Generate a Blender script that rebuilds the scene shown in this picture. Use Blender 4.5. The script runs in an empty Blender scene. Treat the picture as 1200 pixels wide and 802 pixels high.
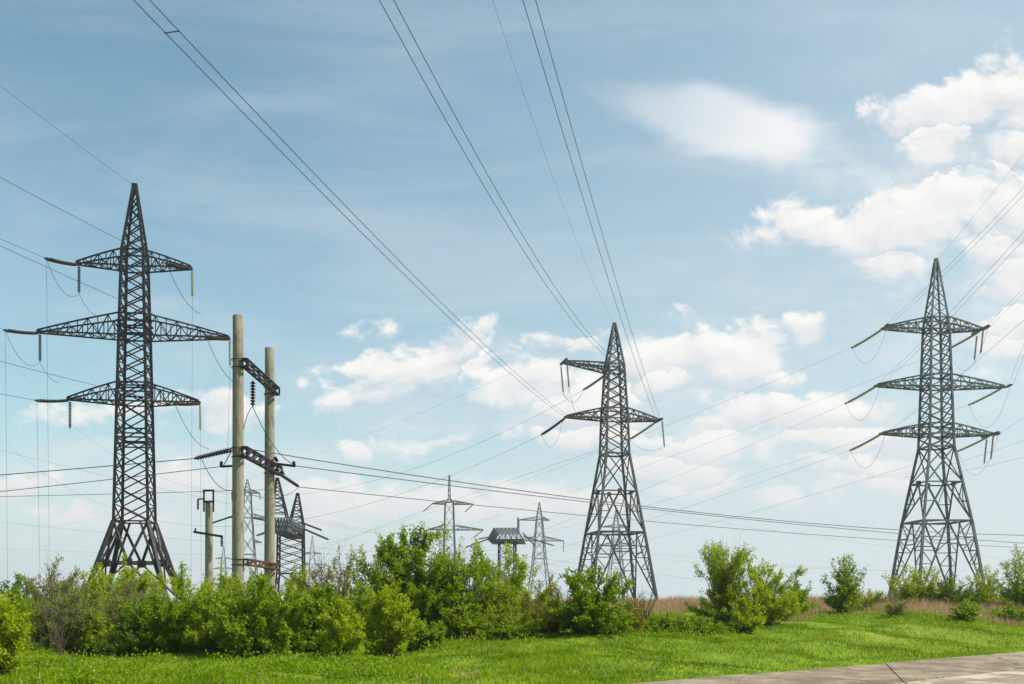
import bpy, math
import numpy as np

R = math.radians
scene = bpy.context.scene
COL = scene.collection

# ------------------------------------------------------------------ camera
F = 1167.0            # focal length in photo pixels (photo is 1200 wide)
HY = 705.0            # horizon row in the photo
CZ = 1.6              # eye height
cam_d = bpy.data.cameras.new('camera')
cam_d.sensor_width = 36.0
cam_d.lens = F / 1200.0 * 36.0
cam_d.shift_y = (HY - 401.0) / 1200.0
cam_d.clip_start = 0.1
cam_d.clip_end = 20000.0
cam = bpy.data.objects.new('camera', cam_d)
COL.objects.link(cam)
cam.location = (0, 0, CZ)
cam.rotation_euler = (R(90), 0, 0)
scene.camera = cam

# ------------------------------------------------------------------ light, exposure
SUN_EL, SUN_AZ = 50.0, 98.0          # azimuth clockwise from +Y (view direction)
SKY_STRENGTH = 0.108
sun_d = bpy.data.lights.new('sun', 'SUN')
sun_d.energy = 5.0
sun_d.angle = R(0.5)
sun_d.color = (1.0, 0.93, 0.82)
sun = bpy.data.objects.new('sun', sun_d)
COL.objects.link(sun)
sun.location = (60, -20, 80)
sun.rotation_euler = (R(90 - SUN_EL), 0, R(180 - SUN_AZ))
vs = scene.view_settings
vs.view_transform = 'Standard'
vs.look = 'None'
vs.gamma = 1.0
vs.exposure = 0.56
vs.use_curve_mapping = False

# ------------------------------------------------------------------ sky with clouds (all in world directions)
world = bpy.data.worlds.new('World')
scene.world = world
world.use_nodes = True
nt = world.node_tree
nt.nodes.clear()


class NB:
    """small helper to chain nodes"""
    def __init__(s, tree):
        s.t = tree

    def put(s, sock, v):
        if hasattr(v, 'links') or isinstance(v, bpy.types.NodeSocket):
            s.t.links.new(v, sock)
        else:
            sock.default_value = v

    def m(s, op, a, b=None, c=None, clamp=False):
        n = s.t.nodes.new('ShaderNodeMath')
        n.operation = op
        n.use_clamp = clamp
        s.put(n.inputs[0], a)
        if b is not None: s.put(n.inputs[1], b)
        if c is not None: s.put(n.inputs[2], c)
        return n.outputs[0]

    def vm(s, op, a, b=None, c=None, scale=None):
        n = s.t.nodes.new('ShaderNodeVectorMath')
        n.operation = op
        s.put(n.inputs[0], a)
        if b is not None: s.put(n.inputs[1], b)
        if c is not None: s.put(n.inputs[2], c)
        if scale is not None: s.put(n.inputs['Scale'], scale)
        return n.outputs[1] if op in ('LENGTH', 'DOT_PRODUCT', 'DISTANCE') else n.outputs[0]

    def xyz(s, x, y, z):
        n = s.t.nodes.new('ShaderNodeCombineXYZ')
        for i, v in enumerate((x, y, z)): s.put(n.inputs[i], v)
        return n.outputs[0]

    def sep(s, v):
        n = s.t.nodes.new('ShaderNodeSeparateXYZ')
        s.put(n.inputs[0], v)
        return n.outputs

    def noise(s, vec, scale, detail=6, rough=0.55, lac=2.0, dist=0.0):
        n = s.t.nodes.new('ShaderNodeTexNoise')
        if vec is not None: s.put(n.inputs['Vector'], vec)
        n.inputs['Scale'].default_value = scale
        n.inputs['Detail'].default_value = detail
        n.inputs['Roughness'].default_value = rough
        n.inputs['Lacunarity'].default_value = lac
        n.inputs['Distortion'].default_value = dist
        return n.outputs

    def ss(s, x, lo, hi):
        n = s.t.nodes.new('ShaderNodeMapRange')
        n.interpolation_type = 'SMOOTHSTEP'
        s.put(n.inputs['Value'], x)
        s.put(n.inputs['From Min'], lo)
        s.put(n.inputs['From Max'], hi)
        return n.outputs[0]

    def lin(s, x, lo, hi, a=0.0, b=1.0):
        n = s.t.nodes.new('ShaderNodeMapRange')
        s.put(n.inputs['Value'], x)
        n.inputs['From Min'].default_value = lo
        n.inputs['From Max'].default_value = hi
        n.inputs['To Min'].default_value = a
        n.inputs['To Max'].default_value = b
        return n.outputs[0]

    def mix(s, f, a, b, mode='MIX'):
        n = s.t.nodes.new('ShaderNodeMix')
        n.data_type = 'RGBA'
        n.blend_type = mode
        n.clamp_factor = True
        s.put(n.inputs[0], f)
        s.put(n.inputs[6], a)
        s.put(n.inputs[7], b)
        return n.outputs[2]

    def fmix(s, f, a, b):
        n = s.t.nodes.new('ShaderNodeMix')
        n.data_type = 'FLOAT'
        s.put(n.inputs[0], f)
        s.put(n.inputs[2], a)
        s.put(n.inputs[3], b)
        return n.outputs[0]


W = NB(nt)
tc = nt.nodes.new('ShaderNodeTexCoord')
dirv = tc.outputs['Generated']
sky = nt.nodes.new('ShaderNodeTexSky')
sky.sky_type = 'NISHITA'
sky.sun_disc = False
sky.sun_elevation = R(SUN_EL)
sky.sun_rotation = R(SUN_AZ)
sky.air_density = 1.0
sky.dust_density = 1.6
sky.ozone_density = 1.0
dx, dy, dz = W.sep(dirv)
front = W.ss(dy, 0.05, 0.25)
iy = W.m('DIVIDE', 1.0, W.m('MAXIMUM', dy, 0.06))
u = W.m('MULTIPLY', dx, iy)
v = W.m('MULTIPLY', dz, iy)
uv = W.xyz(u, v, 0.0)
# domain warp
w1 = W.noise(W.xyz(u, W.m('MULTIPLY', v, 1.5), 0.0), 10.0, 8, 0.62)[1]
w1 = W.vm('SUBTRACT', w1, (0.5, 0.5, 0.5))
uvw = W.vm('MULTIPLY_ADD', w1, (0.105, 0.080, 0.0), uv)
nz_vec = W.xyz(u, W.m('MULTIPLY', v, 1.35), 0.37)
n_big = W.noise(nz_vec, 12.0, 10, 0.60, dist=0.3)[0]
n_off = W.noise(W.vm('ADD', nz_vec, (0.008, 0.014, 0.0)), 12.0, 5, 0.52, dist=0.3)[0]
n_sm = W.noise(nz_vec, 12.0, 5, 0.52, dist=0.3)[0]
n_wisp = W.noise(W.xyz(W.m('MULTIPLY', u, 0.35), W.m('MULTIPLY', v, 1.6), 2.1), 8.0, 6, 0.6, dist=0.6)[0]

blobs = [  # px, py, half width, half height, tilt deg, weight
    # upper right cumulus
    (1140, 124, 95, 36, 14, 1.0), (1092, 184, 42, 24, 18, 0.9), (1205, 130, 62, 36, 0, 1.0), (1215, 170, 60, 40, 0, 0.6),
    # long right cumulus
    (945, 272, 56, 30, 0, 1.05), (1030, 274, 92, 36, 4, 1.1), (1115, 262, 90, 46, 6, 1.1), (1195, 250, 80, 58, 0, 1.05), (1060, 316, 80, 30, -8, 0.8),
    (1150, 292, 100, 46, 0, 0.9), (1195, 330, 70, 36, 0, 0.8), (1085, 318, 60, 22, 0, 0.6),
    # right of the middle pylon
    (800, 412, 86, 30, -4, 1.0), (868, 410, 52, 36, 0, 1.05), (905, 436, 34, 14, 0, 0.7), (785, 443, 26, 15, 0, 0.85), (940, 386, 28, 13, 0, 0.8),
    # left of it
    (400, 460, 40, 20, 10, 0.85), (470, 438, 70, 24, 14, 1.05), (500, 426, 44, 18, 25, 0.85), (588, 456, 76, 24, 0, 1.0), (690, 476, 80, 24, 0, 0.75), (662, 411, 30, 10, 0, 0.85),
    # lower right
    (925, 487, 112, 27, 3, 1.15), (990, 482, 60, 22, 0, 0.9), (905, 521, 105, 21, 0, 1.05), (985, 523, 40, 16, 0, 0.8), (1185, 425, 66, 40, 10, 1.0), (1200, 395, 40, 30, 0, 0.8),
    (805, 552, 48, 14, 0, 0.9), (785, 573, 42, 12, 0, 0.85), (858, 571, 34, 12, 0, 0.85), (905, 583, 36, 9, 0, 0.7), (745, 548, 34, 16, 0, 0.8), (985, 553, 48, 10, 0, 0.6), (1010, 575, 48, 12, 0, 0.6),
    # low middle
    (527, 520, 92, 14, 0, 1.15), (680, 512, 90, 14, 0, 0.7), (412, 526, 24, 9, 0, 0.8), (436, 379, 13, 6, 0, 0.35), (615, 580, 60, 22, 0, 0.9), (660, 590, 70, 18, 0, 0.8), (545, 596, 60, 18, 0, 0.75), (450, 600, 80, 18, 0, 0.7),
    # left
    (12, 568, 50, 18, 0, 1.2), (140, 480, 88, 16, 2, 1.0), (240, 486, 70, 17, 0, 0.95), (225, 556, 85, 28, 0, 1.0), (370, 590, 60, 20, 0, 0.7), (90, 610, 70, 12, 0, 0.55), (360, 612, 40, 14, 0, 0.6),
]
field = None
tone = None
for (px, py, hw, hh, tilt, wt) in blobs:
    mp = nt.nodes.new('ShaderNodeMapping')
    mp.vector_type = 'TEXTURE'
    mp.inputs['Location'].default_value = ((px - 600) / F, (HY - py) / F, 0)
    mp.inputs['Rotation'].default_value = (0, 0, R(tilt))
    mp.inputs['Scale'].default_value = (hw * 1.06 / F, hh * 1.1 / F, 1)
    nt.links.new(uvw, mp.inputs['Vector'])
    f = W.m('MULTIPLY_ADD', W.vm('LENGTH', mp.outputs[0]), -wt, wt)
    ty_ = W.sep(mp.outputs[0])[1]
    if field is None:
        field, tone = f, ty_
    else:
        g = W.m('GREATER_THAN', f, field)
        tone = W.fmix(g, tone, ty_)
        field = W.m('SMOOTH_MAX', field, f, 0.10)
dens = W.m('ADD', W.m('ADD', field, 0.33), W.m('MULTIPLY', W.m('SUBTRACT', n_big, 0.5), 4.2))
soft = W.lin(tone, -0.9, 0.7, 1.35, 0.62)         # ragged soft base, crisper top
cov = W.ss(dens, 0.02, soft)
# lens shaped smooth cloud, upper middle right
mp = nt.nodes.new('ShaderNodeMapping')
mp.vector_type = 'TEXTURE'
mp.inputs['Location'].default_value = ((832 - 600) / F, (HY - 137) / F, 0)
mp.inputs['Rotation'].default_value = (0, 0, R(-10))
mp.inputs['Scale'].default_value = (178 / F, 46 / F, 1)
wv = W.vm('MULTIPLY_ADD', w1, (0.035, 0.022, 0.0), uv)
nt.links.new(wv, mp.inputs['Vector'])
lx, ly, _ = W.sep(mp.outputs[0])
lens = W.m('SUBTRACT', 1.0, W.vm('LENGTH', W.xyz(lx, W.m('MULTIPLY', W.m('ADD', ly, W.m('MULTIPLY', lx, 0.05)), W.m('SUBTRACT', 1.0, W.m('MULTIPLY', lx, 0.22))), 0)))
lens = W.ss(W.m('ADD', lens, W.m('ADD', W.m('MULTIPLY', W.m('SUBTRACT', n_wisp, 0.5), 0.55), W.m('MULTIPLY', W.m('SUBTRACT', n_big, 0.5), 0.9))), -0.04, 0.55)
lens = W.m('MULTIPLY', lens, W.lin(lx, -1.0, 0.5, 0.10, 1.0))
# thin veil, stronger low down and towards the sun (right)
veil = W.m('MULTIPLY', W.ss(n_wisp, 0.38, 0.78), W.lin(v, 0.05, 0.60, 0.45, 0.22))
veil = W.m('ADD', veil, W.m('MULTIPLY', W.ss(W.m('SUBTRACT', u, W.m('MULTIPLY', v, 0.15)), -0.45, 0.60), 0.42))
veil = W.m('ADD', veil, W.m('MULTIPLY', W.ss(v, 0.62, 0.15), 0.17))
low = W.m('MULTIPLY', W.ss(v, 0.24, 0.0), 0.62)
veil = W.m('MINIMUM', W.m('ADD', veil, low), 0.88)
# rest of the sphere: broken cloud
ncl = W.noise(W.vm('MULTIPLY', dirv, (1.0, 1.0, 2.0)), 3.2, 6, 0.55)[0]
cov_b = W.ss(ncl, 0.58, 0.72)
# soft thin cloud round the cumulus groups
halo = None
for (px, py, hw, hh, wt) in ((1130, 250, 260, 150, 0.50), (600, 470, 330, 85, 0.36), (930, 505, 230, 80, 0.42), (1170, 430, 170, 100, 0.5), (830, 420, 150, 70, 0.35), (580, 590, 330, 50, 0.4), (210, 550, 260, 90, 0.3)):
    mp2 = nt.nodes.new('ShaderNodeMapping')
    mp2.vector_type = 'TEXTURE'
    mp2.inputs['Location'].default_value = ((px - 600) / F, (HY - py) / F, 0)
    mp2.inputs['Scale'].default_value = (hw / F, hh / F, 1)
    nt.links.new(uvw, mp2.inputs['Vector'])
    h_ = W.m('MULTIPLY', W.ss(W.m('SUBTRACT', 1.0, W.vm('LENGTH', mp2.outputs[0])), 0.0, 0.8), wt)
    halo = h_ if halo is None else W.m('MAXIMUM', halo, h_)
halo = W.m('MULTIPLY', W.m('MULTIPLY', halo, 1.5), W.ss(W.m('ADD', n_big, W.m('MULTIPLY', n_wisp, 0.5)), 0.50, 0.92))
cov = W.m('MAXIMUM', cov, halo)
cov = W.fmix(front, cov_b, cov)
lens = W.m('MULTIPLY', lens, front)
# cloud tone: sun lit shoulders, greyer underside
relief = W.m('MULTIPLY', W.m('SUBTRACT', n_sm, n_off), 2.6)
lit = W.m('ADD', W.m('ADD', W.m('MULTIPLY', tone, 0.42), 0.60), relief, clamp=True)
thin = W.ss(dens, 0.0, 0.45)
c_cloud = W.mix(lit, (4.55, 4.75, 4.9, 1), (6.35, 6.2, 5.95, 1))
c_low = W.mix(W.ss(v, 0.22, 0.03), c_cloud, (4.95, 5.05, 5.1, 1))
# clear sky: nishita, graded to the photo's slightly teal blue
base = W.mix(1.0, sky.outputs[0], (0.94, 1.18, 1.0, 1), 'MULTIPLY')
col = W.mix(veil, base, (4.35, 4.80, 5.05, 1))
col = W.mix(W.m('MULTIPLY', lens, 0.9), col, (5.9, 5.95, 5.95, 1))
col = W.mix(W.m('MULTIPLY', cov, 0.93), col, c_low)
bg = nt.nodes.new('ShaderNodeBackground')
bg.inputs['Strength'].default_value = SKY_STRENGTH
nt.links.new(col, bg.inputs['Color'])
wo = nt.nodes.new('ShaderNodeOutputWorld')
nt.links.new(bg.outputs[0], wo.inputs['Surface'])
world.cycles.sampling_method = 'MANUAL'
world.cycles.sample_map_resolution = 512


# ------------------------------------------------------------------ helpers
def A3(*p): return np.array(p, float)


def link_mesh(name, V, faces, mat, parent=None, smooth=False, base=None):
    """V (n,3) world coordinates; faces list of index arrays (each (m,k)). One mesh object."""
    V = np.asarray(V, float)
    off = np.zeros(3) if base is None else np.asarray(base, float)
    V = V - off
    me = bpy.data.meshes.new(name)
    if not isinstance(faces, (list, tuple)): faces = [faces]
    faces = [np.asarray(f, np.int64) for f in faces if len(f)]
    nl = sum(f.size for f in faces)
    nf = sum(len(f) for f in faces)
    me.vertices.add(len(V))
    me.vertices.foreach_set('co', V.astype(np.float32).ravel())
    me.loops.add(nl)
    me.loops.foreach_set('vertex_index', np.concatenate([f.ravel() for f in faces]).astype(np.int32))
    tot = np.concatenate([np.full(len(f), f.shape[1]) for f in faces])
    st = np.concatenate([[0], np.cumsum(tot)[:-1]])
    me.polygons.add(nf)
    me.polygons.foreach_set('loop_start', st.astype(np.int32))
    me.polygons.foreach_set('loop_total', tot.astype(np.int32))
    me.polygons.foreach_set('use_smooth', np.full(nf, bool(smooth)))
    me.update(calc_edges=True)
    me.validate()
    me.materials.append(mat)
    o = bpy.data.objects.new(name, me)
    COL.objects.link(o)
    if parent is not None: o.parent = parent
    elif base is not None: o.location = tuple(off)
    return o


def tag(o, label, cat, group=None):
    o['label'] = label
    o['category'] = cat
    if group: o['group'] = group
    return o


def thing(name, loc, label, cat, group=None):
    o = bpy.data.objects.new(name, None)
    o.empty_display_size = 0.3
    COL.objects.link(o)
    o.location = tuple(loc)
    return tag(o, label, cat, group)


class MB:
    """collects bars, tubes and boxes; build() links them as one mesh object"""
    def __init__(s):
        s.V = []; s.Q = []; s.T = []; s.n = 0

    def raw(s, V, Q=None, T=None):
        V = np.asarray(V, float).reshape(-1, 3)
        if Q is not None and len(Q): s.Q.append(np.asarray(Q) + s.n)
        if T is not None and len(T): s.T.append(np.asarray(T) + s.n)
        s.V.append(V); s.n += len(V)

    def bar(s, p, q, w, h=None):
        p, q = np.asarray(p, float), np.asarray(q, float)
        h = w if h is None else h
        d = q - p; L = np.linalg.norm(d)
        if L < 1e-6: return
        d /= L
        up = A3(0, 0, 1) if abs(d[2]) < 0.95 else A3(0, 1, 0)
        a = np.cross(d, up); a /= np.linalg.norm(a); b = np.cross(a, d)
        c = [(-1, -1), (1, -1), (1, 1), (-1, 1)]
        V = [p + a * w / 2 * i + b * h / 2 * j for i, j in c] + [q + a * w / 2 * i + b * h / 2 * j for i, j in c]
        s.raw(V, [(0, 1, 5, 4), (1, 2, 6, 5), (2, 3, 7, 6), (3, 0, 4, 7), (3, 2, 1, 0), (4, 5, 6, 7)])

    def box(s, c, size, rot=0.0):
        c = np.asarray(c, float); x, y, z = np.asarray(size, float) / 2
        cr, sr = math.cos(rot), math.sin(rot)
        V = []
        for k in (-z, z):
            for i, j in ((-x, -y), (x, -y), (x, y), (-x, y)):
                V.append(c + A3(i * cr - j * sr, i * sr + j * cr, k))
        s.raw(V, [(0, 1, 5, 4), (1, 2, 6, 5), (2, 3, 7, 6), (3, 0, 4, 7), (3, 2, 1, 0), (4, 5, 6, 7)])

    def tube(s, P, r, n=5, caps=True):
        P = np.asarray(P, float); m = len(P)
        r = np.broadcast_to(np.asarray(r, float), (m,))
        d = np.gradient(P, axis=0)
        d /= np.maximum(np.linalg.norm(d, axis=1, keepdims=True), 1e-9)
        up = A3(0, 0, 1) if abs(d[0][2]) < 0.9 else A3(0, 1, 0)
        a = np.cross(d, up); a /= np.maximum(np.linalg.norm(a, axis=1, keepdims=True), 1e-9)
        b = np.cross(a, d)
        t = np.arange(n) / n * 2 * np.pi
        V = P[:, None] + r[:, None, None] * (np.cos(t)[None, :, None] * a[:, None] + np.sin(t)[None, :, None] * b[:, None])
        i = np.arange(m - 1)[:, None] * n; j = np.arange(n)[None]; k = (j + 1) % n
        Q = np.stack(np.broadcast_arrays(i + j, i + k, i + n + k, i + n + j), -1).reshape(-1, 4)
        T = []
        V = V.reshape(-1, 3)
        if caps:
            V = np.vstack([V, P[:1], P[-1:]])
            for q in range(n):
                T.append((m * n, (q + 1) % n, q)); T.append((m * n + 1, (m - 1) * n + q, (m - 1) * n + (q + 1) % n))
        s.raw(V, Q, T)

    def build(s, name, mat, parent=None, smooth=False, base=None):
        return link_mesh(name, np.vstack(s.V), [np.vstack(x) for x in (s.Q, s.T) if x], mat, parent, smooth, base)


# ------------------------------------------------------------------ materials
def new_mat(name):
    m = bpy.data.materials.new(name)
    m.use_nodes = True
    m.node_tree.nodes.clear()
    b = NB(m.node_tree)
    out = m.node_tree.nodes.new('ShaderNodeOutputMaterial')
    return m, b, out


def principled(b, out, color, rough=0.6, metal=0.0, bump=None, bump_s=0.3, bump_d=0.02, spec=0.5):
    p = b.t.nodes.new('ShaderNodeBsdfPrincipled')
    b.put(p.inputs['Base Color'], color)
    b.put(p.inputs['Roughness'], rough)
    p.inputs['Metallic'].default_value = metal
    p.inputs['Specular IOR Level'].default_value = spec
    if bump is not None:
        bn = b.t.nodes.new('ShaderNodeBump')
        bn.inputs['Strength'].default_value = bump_s
        bn.inputs['Distance'].default_value = bump_d
        b.put(bn.inputs['Height'], bump)
        b.t.links.new(bn.outputs[0], p.inputs['Normal'])
    b.t.links.new(p.outputs[0], out.inputs['Surface'])
    return p


def objco(b):
    n = b.t.nodes.new('ShaderNodeTexCoord')
    return n.outputs['Object']


def worldco(b):
    n = b.t.nodes.new('ShaderNodeNewGeometry')
    return n.outputs['Position']


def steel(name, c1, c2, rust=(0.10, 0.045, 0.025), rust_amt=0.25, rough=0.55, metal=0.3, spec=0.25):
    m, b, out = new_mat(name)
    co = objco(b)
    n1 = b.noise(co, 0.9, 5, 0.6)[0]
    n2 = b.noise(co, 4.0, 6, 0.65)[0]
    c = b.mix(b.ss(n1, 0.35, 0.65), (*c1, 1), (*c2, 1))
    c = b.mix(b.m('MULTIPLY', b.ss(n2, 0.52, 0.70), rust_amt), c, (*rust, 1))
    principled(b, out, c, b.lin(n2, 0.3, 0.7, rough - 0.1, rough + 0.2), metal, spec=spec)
    return m


M = {}
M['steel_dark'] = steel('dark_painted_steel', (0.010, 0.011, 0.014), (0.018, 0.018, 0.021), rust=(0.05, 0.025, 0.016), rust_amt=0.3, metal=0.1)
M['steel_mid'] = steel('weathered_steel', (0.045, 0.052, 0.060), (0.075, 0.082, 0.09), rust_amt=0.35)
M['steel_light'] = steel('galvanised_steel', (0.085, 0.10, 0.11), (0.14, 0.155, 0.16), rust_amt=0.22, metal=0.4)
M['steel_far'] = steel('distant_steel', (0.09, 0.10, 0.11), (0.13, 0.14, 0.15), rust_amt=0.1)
M['steel_rust'] = steel('rusty_steel', (0.10, 0.045, 0.03), (0.07, 0.035, 0.025), rust=(0.15, 0.06, 0.03), rust_amt=0.6, rough=0.8)
M['wire'] = steel('aluminium_wire', (0.055, 0.065, 0.075), (0.07, 0.08, 0.09), rust_amt=0.0, rough=0.5)
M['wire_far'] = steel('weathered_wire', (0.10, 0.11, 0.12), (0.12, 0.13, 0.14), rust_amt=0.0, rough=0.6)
M['ins_dark'] = steel('brown_porcelain', (0.022, 0.018, 0.017), (0.035, 0.028, 0.026), rust_amt=0.0, rough=0.3, metal=0.0)
M['ins_glass'] = steel('green_glass', (0.20, 0.25, 0.15), (0.27, 0.30, 0.18), rust_amt=0.0, rough=0.25, metal=0.0)
M['ins_grey'] = steel('grey_glass', (0.10, 0.12, 0.11), (0.14, 0.16, 0.14), rust_amt=0.0, rough=0.25, metal=0.0)


def concrete_mat(name, c1, c2, stain, vertical=True):
    m, b, out = new_mat(name)
    co = objco(b)
    n1 = b.noise(b.vm('MULTIPLY', co, (5.0, 5.0, 0.22) if vertical else (1, 1, 1)), 1.4, 6, 0.6)[0]
    n2 = b.noise(b.vm('MULTIPLY', co, (1.0, 1.0, 0.35) if vertical else (1, 1, 1)), 4.0, 7, 0.7)[0]
    n3 = b.noise(co, 60.0, 3, 0.6)[0]
    c = b.mix(b.ss(n1, 0.3, 0.7), (*c1, 1), (*c2, 1))
    c = b.mix(b.m('MULTIPLY', b.ss(n2, 0.47, 0.66), 0.75), c, (*stain, 1))
    c = b.mix(0.18, c, n3, 'OVERLAY')
    principled(b, out, c, 0.88, 0.0, b.m('ADD', n2, b.m('MULTIPLY', n3, 0.4)), 0.5, 0.01, spec=0.25)
    return m


M['pole'] = concrete_mat('pole_concrete', (0.20, 0.178, 0.14), (0.262, 0.236, 0.19), (0.10, 0.083, 0.062))
M['footing'] = concrete_mat('footing_concrete', (0.34, 0.33, 0.30), (0.40, 0.38, 0.35), (0.2, 0.19, 0.17), False)


def leaf_mat(name, ca, cb, cc=None, trans=0.47, nscale=1.6, nmix=1.2):
    m, b, out = new_mat(name)
    g = b.t.nodes.new('ShaderNodeNewGeometry')
    rnd = g.outputs['Random Per Island']
    co = worldco(b)
    n = b.noise(co, nscale, 4, 0.55)[0]
    c = b.mix(b.m('ADD', b.m('MULTIPLY', rnd, 0.65), b.m('MULTIPLY', b.m('SUBTRACT', n, 0.5), nmix), clamp=True), (*ca, 1), (*cb, 1))
    if cc: c = b.mix(b.ss(rnd, 0.86, 0.9), c, (*cc, 1))
    d = b.t.nodes.new('ShaderNodeBsdfPrincipled')
    b.put(d.inputs['Base Color'], c)
    d.inputs['Roughness'].default_value = 0.5
    d.inputs['Specular IOR Level'].default_value = 0.08
    t = b.t.nodes.new('ShaderNodeBsdfTranslucent')
    b.put(t.inputs['Color'], b.mix(1.0, c, (1.35, 1.25, 0.75, 1), 'MULTIPLY'))
    mx = b.t.nodes.new('ShaderNodeMixShader')
    mx.inputs[0].default_value = trans
    b.t.links.new(d.outputs[0], mx.inputs[1]); b.t.links.new(t.outputs[0], mx.inputs[2])
    b.t.links.new(mx.outputs[0], out.inputs['Surface'])
    return m


M['lime'] = leaf_mat('spring_green_leaf', (0.22, 0.32, 0.006), (0.33, 0.43, 0.012), (0.35, 0.37, 0.03))
M['mid'] = leaf_mat('green_leaf', (0.12, 0.215, 0.005), (0.245, 0.345, 0.010), (0.27, 0.35, 0.03))
M['fresh'] = leaf_mat('fresh_leaf', (0.17, 0.27, 0.008), (0.30, 0.395, 0.014), (0.30, 0.34, 0.04))
M['dark'] = leaf_mat('dark_green_leaf', (0.07, 0.135, 0.012), (0.13, 0.20, 0.016), None)
M['olive'] = leaf_mat('grey_green_leaf', (0.185, 0.225, 0.060), (0.28, 0.305, 0.105), (0.23, 0.19, 0.11))
M['rust'] = leaf_mat('bronze_leaf', (0.18, 0.185, 0.022), (0.26, 0.23, 0.035), (0.22, 0.13, 0.04))
M['grass'] = leaf_mat('grass_blade', (0.095, 0.185, 0.002), (0.225, 0.315, 0.004), (0.26, 0.30, 0.03), 0.4, 0.33, 3.0)
M['straw'] = leaf_mat('dry_grass_stalk', (0.36, 0.25, 0.17), (0.50, 0.37, 0.25), (0.27, 0.16, 0.11), 0.3)


def bark(name, c1, c2):
    m, b, out = new_mat(name)
    n = b.noise(objco(b), 12.0, 5, 0.6)[0]
    principled(b, out, b.mix(n, (*c1, 1), (*c2, 1)), 0.9, spec=0.2)
    return m


M['bark'] = bark('bark', (0.07, 0.055, 0.04), (0.12, 0.10, 0.075))
M['bark_grey'] = bark('grey_bark', (0.15, 0.115, 0.085), (0.21, 0.17, 0.125))

# ground
m, b, out = new_mat('grassland')
co = worldco(b)
n1 = b.noise(co, 0.22, 5, 0.6)[0]
n2 = b.noise(co, 1.3, 6, 0.65)[0]
n3 = b.noise(co, 7.0, 5, 0.7)[0]
c = b.mix(b.ss(n2, 0.35, 0.65), (0.085, 0.16, 0.008, 1), (0.145, 0.21, 0.012, 1))
c = b.mix(b.m('MULTIPLY', b.ss(n1, 0.48, 0.66), 0.6), c, (0.19, 0.22, 0.03, 1))
c = b.mix(b.m('MULTIPLY', b.ss(n3, 0.60, 0.72), 0.5), c, (0.12, 0.085, 0.045, 1))
far = b.ss(b.sep(co)[1], 52.0, 75.0)
c = b.mix(b.m('MULTIPLY', far, 0.7), c, (0.20, 0.17, 0.09, 1))
principled(b, out, c, 0.95, 0.0, n3, 0.6, 0.05, spec=0.1)
M['ground'] = m

# old concrete slabs
m, b, out = new_mat('old_concrete_slab')
co = worldco(b)
g = b.t.nodes.new('ShaderNodeAttribute'); g.attribute_name = 'slab'
sl = g.outputs['Fac']
n1 = b.noise(co, 0.55, 6, 0.65)[0]
n2 = b.noise(b.vm('MULTIPLY', co, (1.0, 1.0, 1.0)), 1.5, 8, 0.72)[0]
n3 = b.noise(co, 45.0, 4, 0.7)[0]
c = b.mix(sl, (0.185, 0.145, 0.10, 1), (0.42, 0.37, 0.29, 1))
c = b.mix(b.m('MULTIPLY', b.ss(n1, 0.46, 0.54), 0.72), c, (0.12, 0.088, 0.06, 1))
c = b.mix(b.m('MULTIPLY', b.ss(n2, 0.50, 0.58), 0.5), c, (0.33, 0.275, 0.20, 1))
c = b.mix(0.35, c, n3, 'OVERLAY')
vo = b.t.nodes.new('ShaderNodeTexVoronoi'); vo.feature = 'DISTANCE_TO_EDGE'; vo.inputs['Scale'].default_value = 0.17
b.put(vo.inputs['Vector'], b.vm('MULTIPLY_ADD', b.vm('SUBTRACT', b.noise(co, 1.2, 5, 0.6)[1], (0.5, 0.5, 0.5)), (1.1, 1.1, 0.0), co))
crack = b.m('MULTIPLY', b.ss(vo.outputs[0], 0.006, 0.001), b.ss(n1, 0.42, 0.58))
c = b.mix(b.m('MULTIPLY', crack, 0.8), c, (0.06, 0.05, 0.04, 1))
principled(b, out, c, 0.9, 0.0, b.m('ADD', n3, b.m('ADD', b.m('MULTIPLY', n2, 1.5), b.m('MULTIPLY', crack, -2.0))), 0.7, 0.012, spec=0.25)
M['slab'] = m

# ------------------------------------------------------------------ terrain
E0 = np.array([2.5, 19.25]); ED = np.array([0.752, 0.659]); EN = np.array([-0.659, 0.752])


def sst(a, b_, x):
    t = np.clip((x - a) / (b_ - a), 0, 1)
    return t * t * (3 - 2 * t)


def road_d(X, Y):
    return (X - E0[0]) * EN[0] + (Y - E0[1]) * EN[1] + 0.22 * np.sin(0.55 * X + 0.3) + 0.10 * np.sin(1.9 * X + Y)


def ground(X, Y):
    X = np.asarray(X, float); Y = np.asarray(Y, float)
    d = road_d(X, Y)
    z = 1.12 * sst(23, 52, Y) * sst(0, 6, d)
    bmp = 0.08 * np.sin(0.8 * X + 1.1 * np.sin(0.5 * Y)) + 0.07 * np.sin(1.3 * Y + 0.6 * X + 1) + 0.045 * np.sin(2.3 * X - 1.5 * Y + 0.8 * np.sin(0.7 * X)) + 0.03 * np.sin(3.1 * Y + 1.9 * X)
    bmp = bmp + 0.10 * sst(0, 3, d)
    z = z + bmp * sst(0.1, 2.5, d) * sst(150, 60, Y)
    return np.where(d < 0.0, -0.03, z)


def at(px, py, Y):
    """world point on the photo ray through (px, py) at distance Y"""
    return A3((px - 600) / F * Y, Y, CZ + (HY - py) / F * Y)


def on_ground(px, py):
    Ys = np.linspace(12, 62, 1500)
    X = (px - 600) / F * Ys
    zr = CZ + (HY - py) / F * Ys
    g_ = ground(X, Ys)
    hit = np.nonzero(zr <= g_)[0]
    i = hit[0] if len(hit) else len(Ys) - 1
    return A3(X[i], Ys[i], float(g_[i]))


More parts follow.
